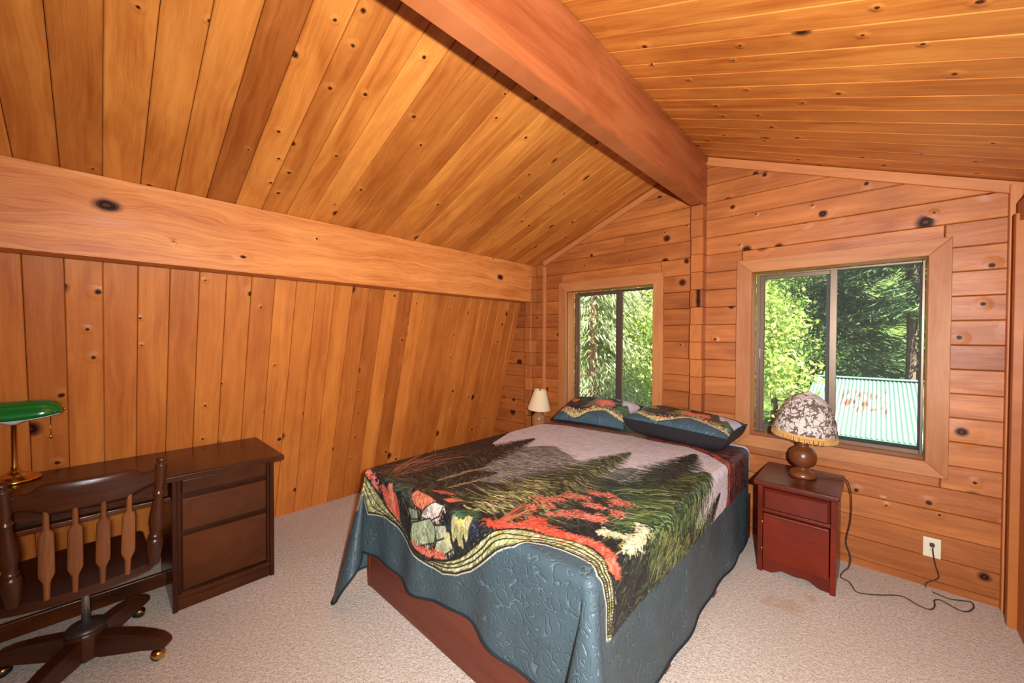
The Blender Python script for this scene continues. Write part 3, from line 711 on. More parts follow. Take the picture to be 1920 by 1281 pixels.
# arrow spindles: round ends and a flat shouldered blade
for i, u in enumerate((-.56, -.19, .19, .56)):
    b0 = Vector((-2.348-.055*abs(u)**2.2*.5+.008, -.03+u*.20, .468)); b1 = Vector((-2.345+.045*(1-u*u)+.004, -.025+u*.205, .845))
    p0, p1 = cl(b0), cl(b1); d = p1-p0; L = d.length
    sp_ = [(.0085, .0085, 0), (.009, .009, .02), (.0105, .0105, .17), (.012, .010, .19), (.022, .009, .26), (.0225, .009, .30), (.021, .009, .66), (.020, .009, .70), (.013, .0095, .735), (.0095, .0095, .75), (.0085, .0085, .98), (.008, .008, 1.)]
    v = []; f = []; n = 12
    for wy, wx, t in sp_:
        for k_ in range(n):
            a = 2*math.pi*k_/n; e = 2.8 if wy > .015 else 2.
            ca, sa_ = math.cos(a), math.sin(a)
            v.append((wx*math.copysign(abs(ca)**(2/e), ca), wy*math.copysign(abs(sa_)**(2/e), sa_), t*L))
    for j in range(len(sp_)-1):
        for k_ in range(n): f.append((j*n+k_, j*n+(k_+1) % n, (j+1)*n+(k_+1) % n, (j+1)*n+k_))
    f.append(tuple(range(n))[::-1]); f.append(tuple((len(sp_)-1)*n+k_ for k_ in range(n)))
    zax = d.normalized(); yax = Vector((0, 1, 0)); xax = yax.cross(zax).normalized(); yax = zax.cross(xax)
    wseed(data_obj('spindle', v, f, 'spindle', ch, axes(p0, xax, yax, zax), False), (.25, .05, 0, .15)[i])
lathe('column', [(.0145, .17), (.0145, .43)], 'steel', ch, n=20)
lathe('swivel_plate', [(.09, .415), (.09, .436)], 'metal_dark', ch, n=24)
wseed(lathe('hub', [(.058, .045), (.066, .05), (.068, .075), (.068, .15), (.064, .165), (.058, .172)], 'chair', ch, n=8))
lathe('hub_cap', [(.064, .166), (.068, .170), (.068, .178), (.06, .188), (.04, .198), (.018, .204), (.016, .21)], 'metal_dark', ch, n=32)
for a in (49, 142, 236, 326):
    ar = R(a)
    # sculpted leg: profile in (r, z), thickness across
    top = [(.04, .150), (.10, .150), (.20, .143), (.27, .133), (.315, .118), (.342, .095), (.347, .078)]
    bot = [(.342, .066), (.315, .062), (.25, .066), (.16, .058), (.08, .052), (.04, .052)]
    bm = bmesh.new(); add_prism(bm, top+bot, -.026, .026, .006, 2)
    lg = wseed(bm_obj('base_leg', bm, 'chair', ch, axes((0, 0, 0), (math.cos(ar), math.sin(ar), 0), (0, 0, 1), (math.sin(ar), -math.cos(ar), 0))))
    lx = Matrix.Translation((.318, 0, 0))
    cst = lathe('caster_stem', [(.006, .045), (.006, .07)], 'brass_old', lg, axes((.312, 0, 0), (1, 0, 0), (0, 0, -1), (0, 1, 0)), 10)
    # hooded ball caster: tilted brass hood and dark tread
    HM = axes((.300, .029, 0), (1, 0, 0), (0, 0, -1), (0, 1, 0)) @ Matrix.Rotation(R(38), 4, 'Y')
    hd = lathe('caster_hood', [(.005, .026), (.014, .024), (.022, .017), (.027, .008), (.0285, 0), (.028, -.004)], 'brass', lg, HM, 20)
    wm = axes((.300, .029, 0), (1, 0, 0), (0, 0, -1), (0, 1, 0)) @ Matrix.Rotation(R(38), 4, 'Y')
    lathe('caster_wheel', [(.006, -.024), (.016, -.022), (.024, -.015), (.027, -.006), (.027, 0)], 'rubber', lg, wm, 20)

# ------------------------------------------------------------------ quilt: printed forest scene, painted stroke by stroke on the flat cloth
QT, QL, QR, QF, QH = .708, -2.245, -.655, 1.082, 3.165     # top height, left, right, foot and head edges of the bed top
DL, DR, DF = .62, .635, .455                               # drops at left, right and foot
CS = .0036
S0, S1, T0, T1 = QL-DL, QR+DR, QF-DF, QH
NX, NY = int((S1-S0)/CS)+1, int((T1-T0)/CS)+1
prng = np.random.default_rng(11)
def value_noise(ny, nx, cy, cx, oct=3):
    out = np.zeros((ny, nx)); amp = 1.; tot = 0.
    for o_ in range(oct):
        gy, gx = max(2, int(cy*2**o_)), max(2, int(cx*2**o_))
        g = prng.random((gy+2, gx+2)); yy = np.linspace(0, gy, ny); xx = np.linspace(0, gx, nx)
        yi = yy.astype(int); xi = xx.astype(int); fy = (yy-yi)[:, None]; fx = (xx-xi)[None]
        fy = fy*fy*(3-2*fy); fx = fx*fx*(3-2*fx)
        a = g[np.ix_(yi, xi)]; b = g[np.ix_(yi, xi+1)]; c = g[np.ix_(yi+1, xi)]; d = g[np.ix_(yi+1, xi+1)]
        out += amp*((a*(1-fx)+b*fx)*(1-fy)+(c*(1-fx)+d*fx)*fy); tot += amp; amp *= .55
    return out/tot
class Canvas:
    def __init__(s, nx, ny, s0, t0, cs, base):
        s.nx, s.ny, s.s0, s.t0, s.cs = nx, ny, s0, t0, cs
        s.c = np.ones((ny, nx, 3))*np.array(base, float)
    def ij(s, p): return (p[0]-s.s0)/s.cs, (p[1]-s.t0)/s.cs
    def window(s, lo, hi):
        x0, x1 = max(0, int(lo[0])-1), min(s.nx, int(hi[0])+2); y0, y1 = max(0, int(lo[1])-1), min(s.ny, int(hi[1])+2)
        return x0, x1, y0, y1
    def poly(s, pts, col, vary=0., tex=None, mask_fn=None, alpha=1.):
        P = np.array([s.ij(p) for p in pts]); x0, x1, y0, y1 = s.window(P.min(0), P.max(0))
        if x1 <= x0 or y1 <= y0: return
        gx, gy = np.meshgrid(np.arange(x0, x1), np.arange(y0, y1)); ins = np.zeros(gx.shape, bool)
        for i in range(len(P)):
            a, b = P[i], P[(i+1) % len(P)]
            if a[1] == b[1]: continue
            cond = ((a[1] > gy) != (b[1] > gy)) & (gx < (b[0]-a[0])*(gy-a[1])/(b[1]-a[1])+a[0]); ins ^= cond
        if vary: n_ = (value_noise(y1-y0, x1-x0, max(2, (y1-y0)/14), max(2, (x1-x0)/14))-.5)*2*vary
        else: n_ = np.zeros(gx.shape)
        cc = np.array(col, float)[None, None]*(1+n_[..., None])
        reg = s.c[y0:y1, x0:x1]; reg[ins] = reg[ins]*(1-alpha)+cc[ins]*alpha
    def stroke(s, p0, p1, w0, w1, col, alpha=1.):
        a, b = np.array(s.ij(p0)), np.array(s.ij(p1)); w0 /= s.cs; w1 /= s.cs; m = max(w0, w1, .6)
        x0, x1, y0, y1 = s.window(np.minimum(a, b)-m, np.maximum(a, b)+m)
        if x1 <= x0 or y1 <= y0: return
        gx, gy = np.meshgrid(np.arange(x0, x1), np.arange(y0, y1)); d = b-a; L2 = max(d@d, 1e-6)
        t = np.clip(((gx-a[0])*d[0]+(gy-a[1])*d[1])/L2, 0, 1)
        dist = np.hypot(gx-a[0]-t*d[0], gy-a[1]-t*d[1]); w_ = w0+(w1-w0)*t
        al = (np.clip(w_-dist+.5, 0, 1)*alpha)[..., None]
        s.c[y0:y1, x0:x1] = s.c[y0:y1, x0:x1]*(1-al)+np.array(col, float)*al
    def curve(s, pts, w0, w1, col, alpha=1.):
        n_ = len(pts)-1
        for i in range(n_): s.stroke(pts[i], pts[i+1], w0+(w1-w0)*i/n_, w0+(w1-w0)*(i+1)/n_, col, alpha)
def U(a, b): return prng.uniform(a, b)
def jit(col, k=.18): return np.clip(np.array(col, float)*U(1-k, 1+k)+prng.normal(0, 4, 3), 0, 255)
def toC(px, py):            # photo pixel -> flat cloth (s, t)
    p = onz(px, py, QT)
    if p.y >= QF and p.x <= QR: return np.array((p.x, p.y))
    if p.x > QR:
        q_ = onx(px, py, QR)
        if q_.y >= QF: return np.array((QR+QT-q_.z, q_.y))
    q_ = ony(px, py, QF)
    if q_.x <= QR: return np.array((q_.x, QF-(QT-q_.z)))
    q_ = onx(px, py, QR); return np.array((QR+QT-q_.z, q_.y))
def A(x, y): return toC(640+x/2.4, 760+y/2.4)
def AP(l): return [A(*p) for p in l]
def along(poly, n):
    P = np.array(poly); seg = np.hypot(*(P[1:]-P[:-1]).T); c = np.r_[0, np.cumsum(seg)]; u = np.linspace(0, c[-1], n)
    i = np.clip(np.searchsorted(c, u)-1, 0, len(seg)-1); f_ = (u-c[i])/np.maximum(seg[i], 1e-9)
    pts = P[i]+(P[i+1]-P[i])*f_[:, None]; tg = (P[i+1]-P[i])/np.maximum(seg[i], 1e-9)[:, None]; return pts, tg
cv = Canvas(NX, NY, S0, T0, CS, (62, 77, 82))
cv.c *= (1+.10*(value_noise(NY, NX, 40, 40)-.5))[..., None]
# printed panel
PB = QR+.24; PH = 3.07
cv.poly([(QL-.26, .75), (PB, .75), (PB, PH), (QL-.26, PH)], (30, 30, 30), .35)
def fleck(region, n, cols, l0, l1, w, ang=None, k=.25):
    P = np.array(region); lo, hi = P.min(0), P.max(0)
    for i in range(n):
        p = np.array((U(lo[0], hi[0]), U(lo[1], hi[1])))
        ins = False
        for j in range(len(P)):
            a, b = P[j], P[(j+1) % len(P)]
            if (a[1] > p[1]) != (b[1] > p[1]) and p[0] < (b[0]-a[0])*(p[1]-a[1])/(b[1]-a[1])+a[0]: ins = not ins
        if not ins: continue
        th = U(0, 6.28) if ang is None else ang+prng.normal(0, .25); L = U(l0, l1)
        cv.stroke(p, p+L*np.array((math.cos(th), math.sin(th))), w, w*.4, jit(cols[prng.integers(len(cols))], k))
ALLP = [(QL-.24, .8), (PB, .8), (PB, PH), (QL-.24, PH)]
fleck(ALLP, 2600, [(46, 48, 40), (38, 44, 36), (56, 52, 42), (26, 26, 30), (20, 20, 22)], .02, .07, .004, 2.4)
# sky
SKY = AP([(790, 100), (880, 82), (1000, 92), (1130, 112), (1300, 135), (1420, 165), (1560, 190), (1650, 225), (1715, 262), (1738, 320), (1735, 400), (1728, 455), (1690, 525), (1600, 560), (1400, 420), (1200, 330), (1050, 300), (900, 260), (760, 230), (680, 170)])
cv.poly(SKY, (204, 196, 198), .05)
# dark red hills at the head
edge = AP([(860, 76), (1000, 90), (1130, 110), (1300, 133), (1420, 163), (1560, 188), (1650, 223), (1715, 260), (1738, 320), (1735, 400), (1728, 470)])
HEAD = [(QL-.26, edge[0][1]+.02)]+edge+[(PB, edge[-1][1]), (PB, PH), (QL-.26, PH)]
cv.poly(HEAD, (82, 44, 42), .5)
fleck(HEAD, 1500, [(122, 58, 46), (60, 32, 34), (150, 72, 54), (44, 28, 32)], .02, .07, .004, .4)
pp, tg = along(edge, 160)
for k_, (p, g) in enumerate(zip(pp, tg)):
    nrm = np.array((-g[1], g[0])); nrm = nrm if nrm[1] > 0 or g[1] < -.8 else -nrm
    for r_ in range(3):
        o_ = nrm*U(.0, .05) ; cv.stroke(p+o_, p+o_+g*.05, .005, .003, jit((172, 84, 62) if U(0, 1) < .75 else (110, 50, 42)))
# mountain
MT = AP([(560, 330), (640, 280), (700, 230), (800, 188), (900, 182), (965, 185), (985, 205), (1020, 222), (1052, 250), (1050, 275), (1000, 298), (920, 330), (850, 350), (700, 350)])
cv.poly(MT, (128, 124, 120), .22)
for row in ([(700, 245), (850, 225), (960, 215)], [(720, 270), (860, 262), (980, 262)], [(680, 295), (800, 285), (960, 282)], [(640, 315), (760, 305), (900, 300)], [(800, 205), (900, 205), (975, 200)], [(860, 245), (960, 245), (1040, 262)], [(600, 330), (700, 322), (840, 318)]):
    pts, tg = along(AP(row), 26)
    for rep in range(3):
        off = U(-.03, .03); cv.curve([p+np.array((off*.3+prng.normal(0, .004), off+.012*math.sin(i*.7+rep*2))) for i, p in enumerate(pts)], .0045, .003, (62, 60, 58) if rep < 2 else (166, 160, 156))
fleck(MT, 500, [(90, 88, 84), (150, 146, 142), (74, 70, 68)], .03, .08, .004, .2)
cv.poly(AP([(1190, 320), (1240, 285), (1300, 278), (1335, 288), (1300, 320), (1230, 345)]), (118, 114, 116), .2)
# firs
def fir(tip, base, hw, dark, lights, n, lw=.0055, body=.75, pw=.85, lean=.35, sides=(1, 1)):
    tip, base = A(*tip), A(*base); ax = base-tip; L = np.hypot(*ax); ax /= L; pr_ = np.array((-ax[1], ax[0]))
    cv.poly([tip, base+pr_*hw*body*.55*sides[0], base-pr_*hw*body*.55*sides[1]], dark, .3)
    for i in range(n):
        u = (i/n)**.9; sgn = 1 if i % 2 else -1; sd = sides[0] if sgn > 0 else sides[1]
        p = tip+ax*L*u; ln = hw*sd*(u**pw)*U(.7, 1.15)+.012; st = U(0, .55)
        a = p+pr_*sgn*ln*st*.6; b = p+pr_*sgn*ln+ax*lean*ln*U(.2, 1.); m_ = (a+b)/2+ax*ln*.12
        col = jit(lights[prng.integers(len(lights))] if U(0, 1) < .55 else np.array(dark)*.6, .25)
        cv.curve([a, m_, b], lw*U(.7, 1.15), lw*.12, col)
BLK = (27, 27, 26)
fir((840, 84), (60, 290), .30, BLK, [(40, 40, 36), (30, 30, 28), (54, 52, 44)], 420, .006, .8, .6)
fir((868, 148), (300, 330), .30, (34, 34, 30), [(54, 54, 42), (40, 42, 34), (72, 72, 56), (30, 32, 28)], 520, .006, .8, .7)
fir((700, 300), (250, 420), .26, (32, 34, 30), [(50, 56, 42), (38, 44, 34), (66, 64, 50)], 300, .005, .7, .6)
fir((1592, 222), (1270, 470), .34, (36, 46, 38), [(48, 62, 48), (34, 46, 38), (62, 78, 56), (28, 36, 32)], 620, .0055, .75, .75)
fir((1300, 212), (700, 470), .33, (62, 64, 42), [(128, 124, 80), (96, 96, 60), (150, 142, 96), (74, 78, 52), (52, 58, 40)], 760, .0055, .8, .8)
fir((1640, 300), (1400, 620), .30, (46, 62, 38), [(84, 108, 60), (62, 84, 48), (110, 124, 76), (44, 58, 38)], 620, .0055, .8, .55)
fir((1706, 395), (1610, 640), .12, (40, 44, 34), [(58, 66, 46), (74, 80, 54), (36, 40, 32)], 200, .004)
# drooping curved fronds of the near green tree
for i in range(260):
    x, y_ = U(1330, 1680), U(380, 700)
    if y_ > 1020-.62*(x-1000)+120 and x > 1560: continue
    a = A(x, y_); L = U(.05, .13); s_ = 1 if x > 1500 else -1
    c_ = jit([(96, 118, 62), (64, 88, 48), (128, 136, 84), (44, 62, 40)][prng.integers(4)], .2)
    cv.curve([a, a+np.array((s_*L*.5, -L*.15)), a+np.array((s_*L*.8, -L*.55)), a+np.array((s_*L*.85, -L*.95))], .0055, .0015, c_, .9)
LOWR = AP([(1240, 560), (1500, 560), (1640, 600), (1450, 800), (1250, 980), (1235, 760)])
fleck(LOWR, 900, [(34, 44, 34), (48, 58, 40), (24, 24, 26), (70, 78, 50), (22, 24, 26)], .02, .06, .0045, -1.2)
fleck(AP([(1400, 560), (1560, 560), (1580, 640), (1440, 760), (1390, 700)]), 260, [(104, 112, 58), (124, 124, 70), (70, 86, 46)], .03, .08, .004, -1.0)
# light tips of the olive fir on its foot side
for (x, y_) in ((560, 460), (610, 440), (660, 415), (720, 395), (770, 370), (830, 345), (640, 465), (700, 440), (760, 415), (820, 395), (880, 360)):
    for i in range(16):
        a = A(x+U(-10, 60), y_+U(-14, 14)); L = U(.03, .08); cv.stroke(a, a+L*np.array((U(.6, 1), U(-.3, .35))), .005, .0015, jit([(146, 140, 92), (176, 166, 116), (104, 106, 62)][prng.integers(3)]))
# rust blades along the left edge
for i in range(26):
    a = A(U(170, 260), U(270, 330)); b = A(U(330, 560), U(196, 262)); m_ = (a+b)/2+np.array((U(-.03, .02), 0))
    cv.curve([a, (a+m_)/2, m_, b], .002, .0038, jit([(134, 84, 60), (164, 104, 76), (90, 60, 46)][prng.integers(3)]))
for row in ([(430, 340), (560, 300), (700, 270)], [(480, 370), (620, 335), (780, 290)]):
    pts, tg = along(AP(row), 60)
    for p, g in zip(pts, tg):
        for r_ in range(2): cv.stroke(p, p+g*.03+np.array((U(-.02, .02), U(-.02, .02))), .004, .002, jit((134, 116, 86)))
# red and coral maple sprays
def spray(x, y_, rad, n, cols):
    c0 = A(x, y_)
    for i in range(n):
        th = U(0, 6.28); r_ = rad*U(.35, 1.); p = c0+np.array(prng.normal(0, rad*.32, 2))*np.array((1.25, 1.))
        cv.stroke(p, p+.62*r_*np.array((math.cos(th), math.sin(th))), .0042, .001, jit(cols[prng.integers(len(cols))], .12))
CO = [(198, 106, 84), (176, 84, 64), (214, 132, 108), (150, 70, 54)]
for x, y_, r_ in ((900, 420, .09), (960, 425, .08), (1030, 408, .085), (1085, 420, .07), (1145, 398, .09), (1200, 405, .06), (1235, 440, .085), (1275, 445, .07), (1240, 490, .08), (1115, 452, .07), (1160, 460, .07), (1010, 488, .075), (1065, 490, .08), (1120, 508, .085), (1160, 512, .075), (950, 492, .05), (860, 455, .06), (930, 455, .06)):
    spray(x, y_, r_*.66, 62, CO)
for i in range(16):
    a = A(U(670, 700), U(530, 548)); b = A(U(800, 900), U(430, 480)); cv.curve([a, (a+b)/2+np.array((0, U(-.02, .02))), b], .004, .002, jit((172, 92, 66)))
# rocks, ferns and plants of the foot side
def rock(l, col, n=30):
    P = AP(l); cv.poly(P, col, .22); fleck(P, n*5, [np.array(col)*.72, np.array(col)*1.12, np.array(col)*.9], .01, .04, .004, -1.3, .1)
    for i in range(len(P)): cv.stroke(P[i], P[(i+1) % len(P)], .004, .003, (38, 36, 30))
rock([(305, 405), (345, 382), (400, 410), (450, 455), (440, 520), (400, 525), (370, 480), (330, 450)], (202, 116, 84))
rock([(370, 470), (420, 435), (462, 455), (440, 500), (400, 520), (360, 500)], (204, 186, 170))
rock([(300, 455), (345, 470), (350, 510), (320, 510)], (128, 138, 108))
rock([(325, 525), (400, 508), (430, 560), (420, 620), (330, 625), (318, 570)], (150, 158, 122))
rock([(420, 540), (470, 540), (480, 590), (430, 615)], (176, 178, 150))
rock([(430, 610), (490, 590), (505, 650), (460, 680), (420, 650)], (180, 184, 142))
cv.poly(AP([(400, 382), (470, 385), (520, 405), (450, 400)]), (170, 84, 62), .2); cv.poly(AP([(455, 425), (500, 418), (540, 432), (490, 440)]), (200, 104, 68), .2)
cv.poly(AP([(500, 480), (570, 490), (620, 540), (600, 600), (520, 590)]), (30, 34, 46), .3)
fleck(AP([(480, 470), (580, 480), (600, 520), (500, 520)]), 200, [(44, 74, 48), (34, 56, 38), (70, 100, 66)], .02, .05, .004, 1.)
fleck(AP([(180, 320), (290, 330), (300, 420), (240, 400)]), 200, [(44, 62, 44), (34, 48, 40), (66, 84, 62)], .03, .08, .004, .6)
def fern(p0, p1, col, w=.022, n=26):
    pts, tg = along([A(*p0), A(*p1)], n)
    for i, (p, g) in enumerate(zip(pts, tg)):
        pr_ = np.array((-g[1], g[0])); ww = w*math.sin(math.pi*(i+2)/(n+3))**.6
        for sg in (1, -1): cv.stroke(p, p+sg*pr_*ww+g*ww*1.1, .005, .0015, jit(col, .2))
for a, b, c_ in (((505, 610), (510, 505), (168, 158, 104)), ((530, 630), (535, 515), (182, 166, 96)), ((560, 610), (575, 505), (174, 164, 110)), ((545, 640), (520, 560), (150, 142, 92)), ((480, 640), (475, 580), (196, 186, 128))): fern(a, b, c_)
RD = [(200, 92, 70), (182, 74, 54), (214, 122, 98)]
fern((270, 560), (185, 365), RD[0], .035, 40); fern((262, 520), (235, 400), RD[1], .025, 30); fern((240, 470), (215, 350), RD[2], .025, 24)
for x, y_ in ((95, 290), (115, 300), (130, 318), (145, 340), (155, 365), (105, 280)): spray(x, y_, .05, 40, [(214, 112, 96), (190, 90, 76), (228, 140, 122)])
for x, y_ in ((355, 630), (375, 645), (400, 660), (430, 672), (455, 680)): spray(x, y_, .035, 40, RD)
# yellow-green river band with stitched edges
bot = AP([(52, 372), (72, 350), (100, 385), (115, 430), (130, 482), (200, 500), (250, 540), (300, 600), (340, 652), (400, 712), (460, 760), (520, 772), (580, 752), (640, 705), (700, 655), (770, 622), (840, 612), (920, 625), (1000, 650), (1080, 685), (1130, 715), (1163, 760), (1183, 830), (1193, 900), (1190, 980), (1190, 1050)])
top = AP([(78, 282), (95, 300), (130, 345), (165, 395), (200, 450), (250, 515), (300, 575), (350, 640), (400, 690), (470, 705), (530, 690), (590, 640), (650, 585), (700, 560), (780, 553), (860, 565), (960, 592), (1060, 612), (1130, 645), (1180, 685), (1212, 740), (1226, 820), (1226, 900), (1216, 980), (1206, 1045)])
cv.poly(bot+[(S1, bot[-1][1]), (S1, T0), (S0, T0), (S0, bot[0][1])], (62, 77, 82), .08)
cv.poly([(QL-.25, bot[0][1]+.05), (QL-.25, bot[0][1]+.16)]+top[:3]+bot[2::-1], (150, 152, 104), .2)
cv.poly(top+bot[::-1], (172, 166, 106), .18)
bp, bt = along(bot, 420); tp_, tt = along(top, 420)
for i in range(420):
    for k_ in range(3):
        f_ = U(.1, .9); p = bp[i]*(1-f_)+tp_[i]*f_; d = (tp_[i]-bp[i])*U(.12, .3)
        cv.stroke(p, p+d+bt[i]*U(.0, .03), .0045, .0015, jit([(206, 200, 150), (142, 136, 72), (120, 118, 66), (224, 216, 178)][prng.integers(4)], .1), .8)
    if i % 2 == 0:
        n_ = (tp_[i]-bp[i]); n_ = n_/max(np.hypot(*n_), 1e-6)
        cv.stroke(bp[i], bp[i]+n_*.018, .0032, .0022, (26, 24, 20)); cv.stroke(tp_[i], tp_[i]-n_*.014, .003, .002, (26, 24, 20))
for f_, w_ in ((.0, .006), (1., .005), (.36, .0032), (.62, .0032)):
    q_ = [bp[i]*(1-f_)+tp_[i]*f_ for i in range(0, 420, 4)]; cv.curve(q_, w_, w_, (30, 27, 22))
for i in range(0, 420, 2): cv.stroke(bp[i]-np.array((0, .004)), bp[i]-np.array((0, .004))+bt[i]*.007, .0028, .0028, (212, 206, 182))
# coral fringe above the band
fr_, ft = along(AP([(670, 540), (720, 548), (800, 545), (860, 553), (940, 580), (1040, 602), (1130, 632), (1185, 672), (1222, 725), (1240, 775)]), 260)
for p, g in zip(fr_, ft):
    pr_ = np.array((-g[1], g[0]))
    for k_ in range(3):
        q_ = p+pr_*U(-.008, .022); th = U(-1.1, 1.1); d = g*math.sin(th)*.045+pr_*math.cos(th)*.032
        cv.stroke(q_, q_+d*U(.4, 1.), .005, .0015, jit([(206, 86, 62), (184, 66, 46), (218, 116, 90)][prng.integers(3)], .1))
for x, y_ in ((690, 530), (850, 530), (880, 520), (930, 560), (960, 570)): spray(x, y_, .06, 50, [(206, 86, 62), (184, 66, 46)])
# cream blossom branch
for row in ([(1240, 670), (1300, 630), (1390, 560)], [(1200, 580), (1280, 595), (1350, 600)], [(1350, 690), (1360, 610), (1340, 540)], [(1300, 690), (1310, 630), (1380, 590)], [(1160, 575), (1180, 570), (1200, 580)]):
    pts, tg = along(AP(row), 44)
    for i, p in enumerate(pts):
        if i < 44: cv.stroke(p, p+tg[i]*.012, .003, .003, (150, 142, 112))
        if i > 8:
            for k_ in range(2): cv.stroke(p+prng.normal(0, .014, 2), p+prng.normal(0, .016, 2), .0036, .002, jit([(206, 194, 150), (176, 164, 112), (222, 212, 176)][prng.integers(3)], .1))
cv.poly([(PB, .8), (S1, .8), (S1, T1), (PB, T1)], (62, 77, 82), .08)
# below the printed panel everything is the slate border again
gy = np.arange(NY)*CS+T0
def srgb2lin(c): c = np.clip(c/255., 0, 1); return np.where(c <= .04045, c/12.92, ((c+.055)/1.055)**2.4)
def edge_prof(d, r):
    h = np.where(d < -r, d, np.where(d < r, -r+r*np.sin(np.clip((d+r)/(2*r), 0, 1)*np.pi/2), 0.))
    v_ = np.where(d < -r, 0., np.where(d < r, r-r*np.cos(np.clip((d+r)/(2*r), 0, 1)*np.pi/2), d))
    return h, v_
def quilt_pos(S, T):
    r = .042; cxm = (QL+QR)/2; sg = np.where(S > cxm, 1., -1.)
    ex = np.where(S > cxm, QR, QL); a = sg*(S-ex); b = QF-T
    # rounded cloth corners
    nn = (np.maximum(a, 0)/np.where(sg > 0, DR, DL))**4+(np.maximum(b, 0)/DF)**4
    sc_ = np.where((a > 0) & (b > 0) & (nn > 1), np.maximum(nn, 1e-9)**-.25, 1.); a = np.where(a > 0, a*sc_, a); b = np.where(b > 0, b*sc_, b)
    hx, vx = edge_prof(a, r); hy, vy = edge_prof(b, r)
    X = ex+sg*hx; Y = QF-hy; V = vx+vy
    Aa, Bb = np.maximum(a+r, 0), np.maximum(b+r, 0); corner = (Aa > 0) & (Bb > 0)
    phi = np.arctan2(Bb, Aa+1e-9); rho = np.hypot(Aa, Bb); h, v_ = edge_prof(rho-r, r)
    s2 = np.sin(2*phi)
    flap = np.maximum(v_-r, 0)
    ddx = np.where(sg > 0, .10, -.26); gg = np.where(sg > 0, .34, .40)
    Xc = ex-sg*r+sg*(h+r)*np.cos(phi)+sg*ddx*flap*s2**1.2+sg*.17*flap*np.sin(4*phi)
    Yc = QF+r-(h+r)*np.sin(phi)-gg*flap*s2**1.2
    X = np.where(corner, Xc, X); Y = np.where(corner, Yc, Y)
    V = np.where(corner, v_, V)
    # hanging folds
    only_f = np.where(corner, np.clip(1-s2*1.3, 0, 1), 1.)
    fv = np.clip((vy-r)/.35, 0, 1.2)*only_f
    Y = Y-fv*(.012+.014*np.sin(S*11.+.6)+.008*np.sin(S*23.+2))
    sv = np.clip((vx-r)/.35, 0, 1.4)*only_f
    X = X+sg*sv*(.006+.006*np.sin(T*7.+1)+.004*np.sin(T*17.))
    Z = QT-V
    Z = Z+np.where(V < .02, .0035*np.sin(S*6.+1)*np.sin(T*5.), 0)
    # what reaches the carpet lies on it
    low = np.maximum(.012-Z, 0); X = X+sg*low*.8; Z = np.maximum(Z, .012)
    return X, Y, Z
ss = np.linspace(S0, S1, NX); tt_ = np.linspace(T0, T1, NY)
SS, TT = np.meshgrid(ss, tt_)
# gently uneven hem along the foot
hem = .02*np.sin(SS*4.3+.4)+.012*np.sin(SS*9.1+1.); kf = np.clip((QF-.15-TT)/(DF-.15), 0, 1)
QX, QY, QZ = quilt_pos(SS, TT+kf*hem)
# stitched relief: meander lines pulled into the cloth
def quilt_mesh(name, X, Y, Z, cols, uvs, mat, parent, loc):
    ny, nx = X.shape
    V = np.stack([X, Y, Z], -1).reshape(-1, 3)-np.array(loc); idx = np.arange(nx*ny).reshape(ny, nx)
    q_ = np.stack([idx[:-1, :-1], idx[:-1, 1:], idx[1:, 1:], idx[1:, :-1]], -1).reshape(-1, 4)
    me = bpy.data.meshes.new(name); me.vertices.add(len(V)); me.vertices.foreach_set('co', V.astype(np.float32).ravel())
    me.loops.add(q_.size); me.loops.foreach_set('vertex_index', q_.astype(np.int32).ravel())
    me.polygons.add(len(q_)); me.polygons.foreach_set('loop_start', (np.arange(len(q_))*4).astype(np.int32)); me.polygons.foreach_set('loop_total', np.full(len(q_), 4, np.int32))
    me.polygons.foreach_set('use_smooth', np.ones(len(q_), bool))
    me.update(calc_edges=True)
    at = me.color_attributes.new('print', 'FLOAT_COLOR', 'POINT'); c4 = np.ones((len(V), 4), np.float32); c4[:, :3] = srgb2lin(cols.reshape(-1, 3)); at.data.foreach_set('color', c4.ravel())
    av = me.attributes.new('flat', 'FLOAT_VECTOR', 'POINT'); u3 = np.zeros((len(V), 3), np.float32); u3[:, :2] = uvs.reshape(-1, 2); av.data.foreach_set('vector', u3.ravel())
    return link(name, me, mat, parent)
def m_quilt():
    k = NT('printed_quilt_satin'); c = k.n('Attribute', _attribute_name='print').outputs['Color']; fl_ = k.n('Attribute', _attribute_name='flat').outputs['Vector']
    n1 = k.noise(fl_, 15., 1., .4, .9)
    m_ = k.math('ABSOLUTE', k.math('SUBTRACT', k.math('FRACT', k.math('MULTIPLY', n1, 5.)), .5))
    line = k.ramp(m_, .10, .0); valley = k.ramp(m_, .18, .0); thread = k.ramp(m_, .045, .015)
    c2 = k.mix(k.math('MULTIPLY', thread, .16), c, lin((168, 178, 184)))
    wv = k.noise(fl_, 420., 2.)
    h = k.math('ADD', k.math('MULTIPLY', k.math('SUBTRACT', 1., valley), 1.), k.math('MULTIPLY', wv, .05))
    k.bsdf(c2, .48, .35, normal=k.bump(h, .5, .006)); return k.m
M['quilt'] = m_quilt()
qroot = tag(empty('quilt', (-1.45, 2.2, .69)), 'forest print quilt with slate blue border draped over the bed', 'quilt')
quilt_mesh('quilt_cloth', QX, QY, QZ, cv.c, np.stack([SS, TT], -1), 'quilt', qroot, qroot.location)
# dark binding round the hem
rim = [(QX[0, i], QY[0, i], QZ[0, i]) for i in range(0, NX, 4)]
lft = [(QX[j, 0], QY[j, 0], QZ[j, 0]) for j in range(NY-1, 0, -4)]; rgt = [(QX[j, -1], QY[j, -1], QZ[j, -1]) for j in range(0, NY, 4)]
path = [Vector(p)-qroot.location for p in lft+rim+rgt]
path = [p for i, p in enumerate(path) if i == 0 or (p-path[i-1]).length > 1e-4]
tube('hem_binding', path, .0065, 'binding', qroot, 7)
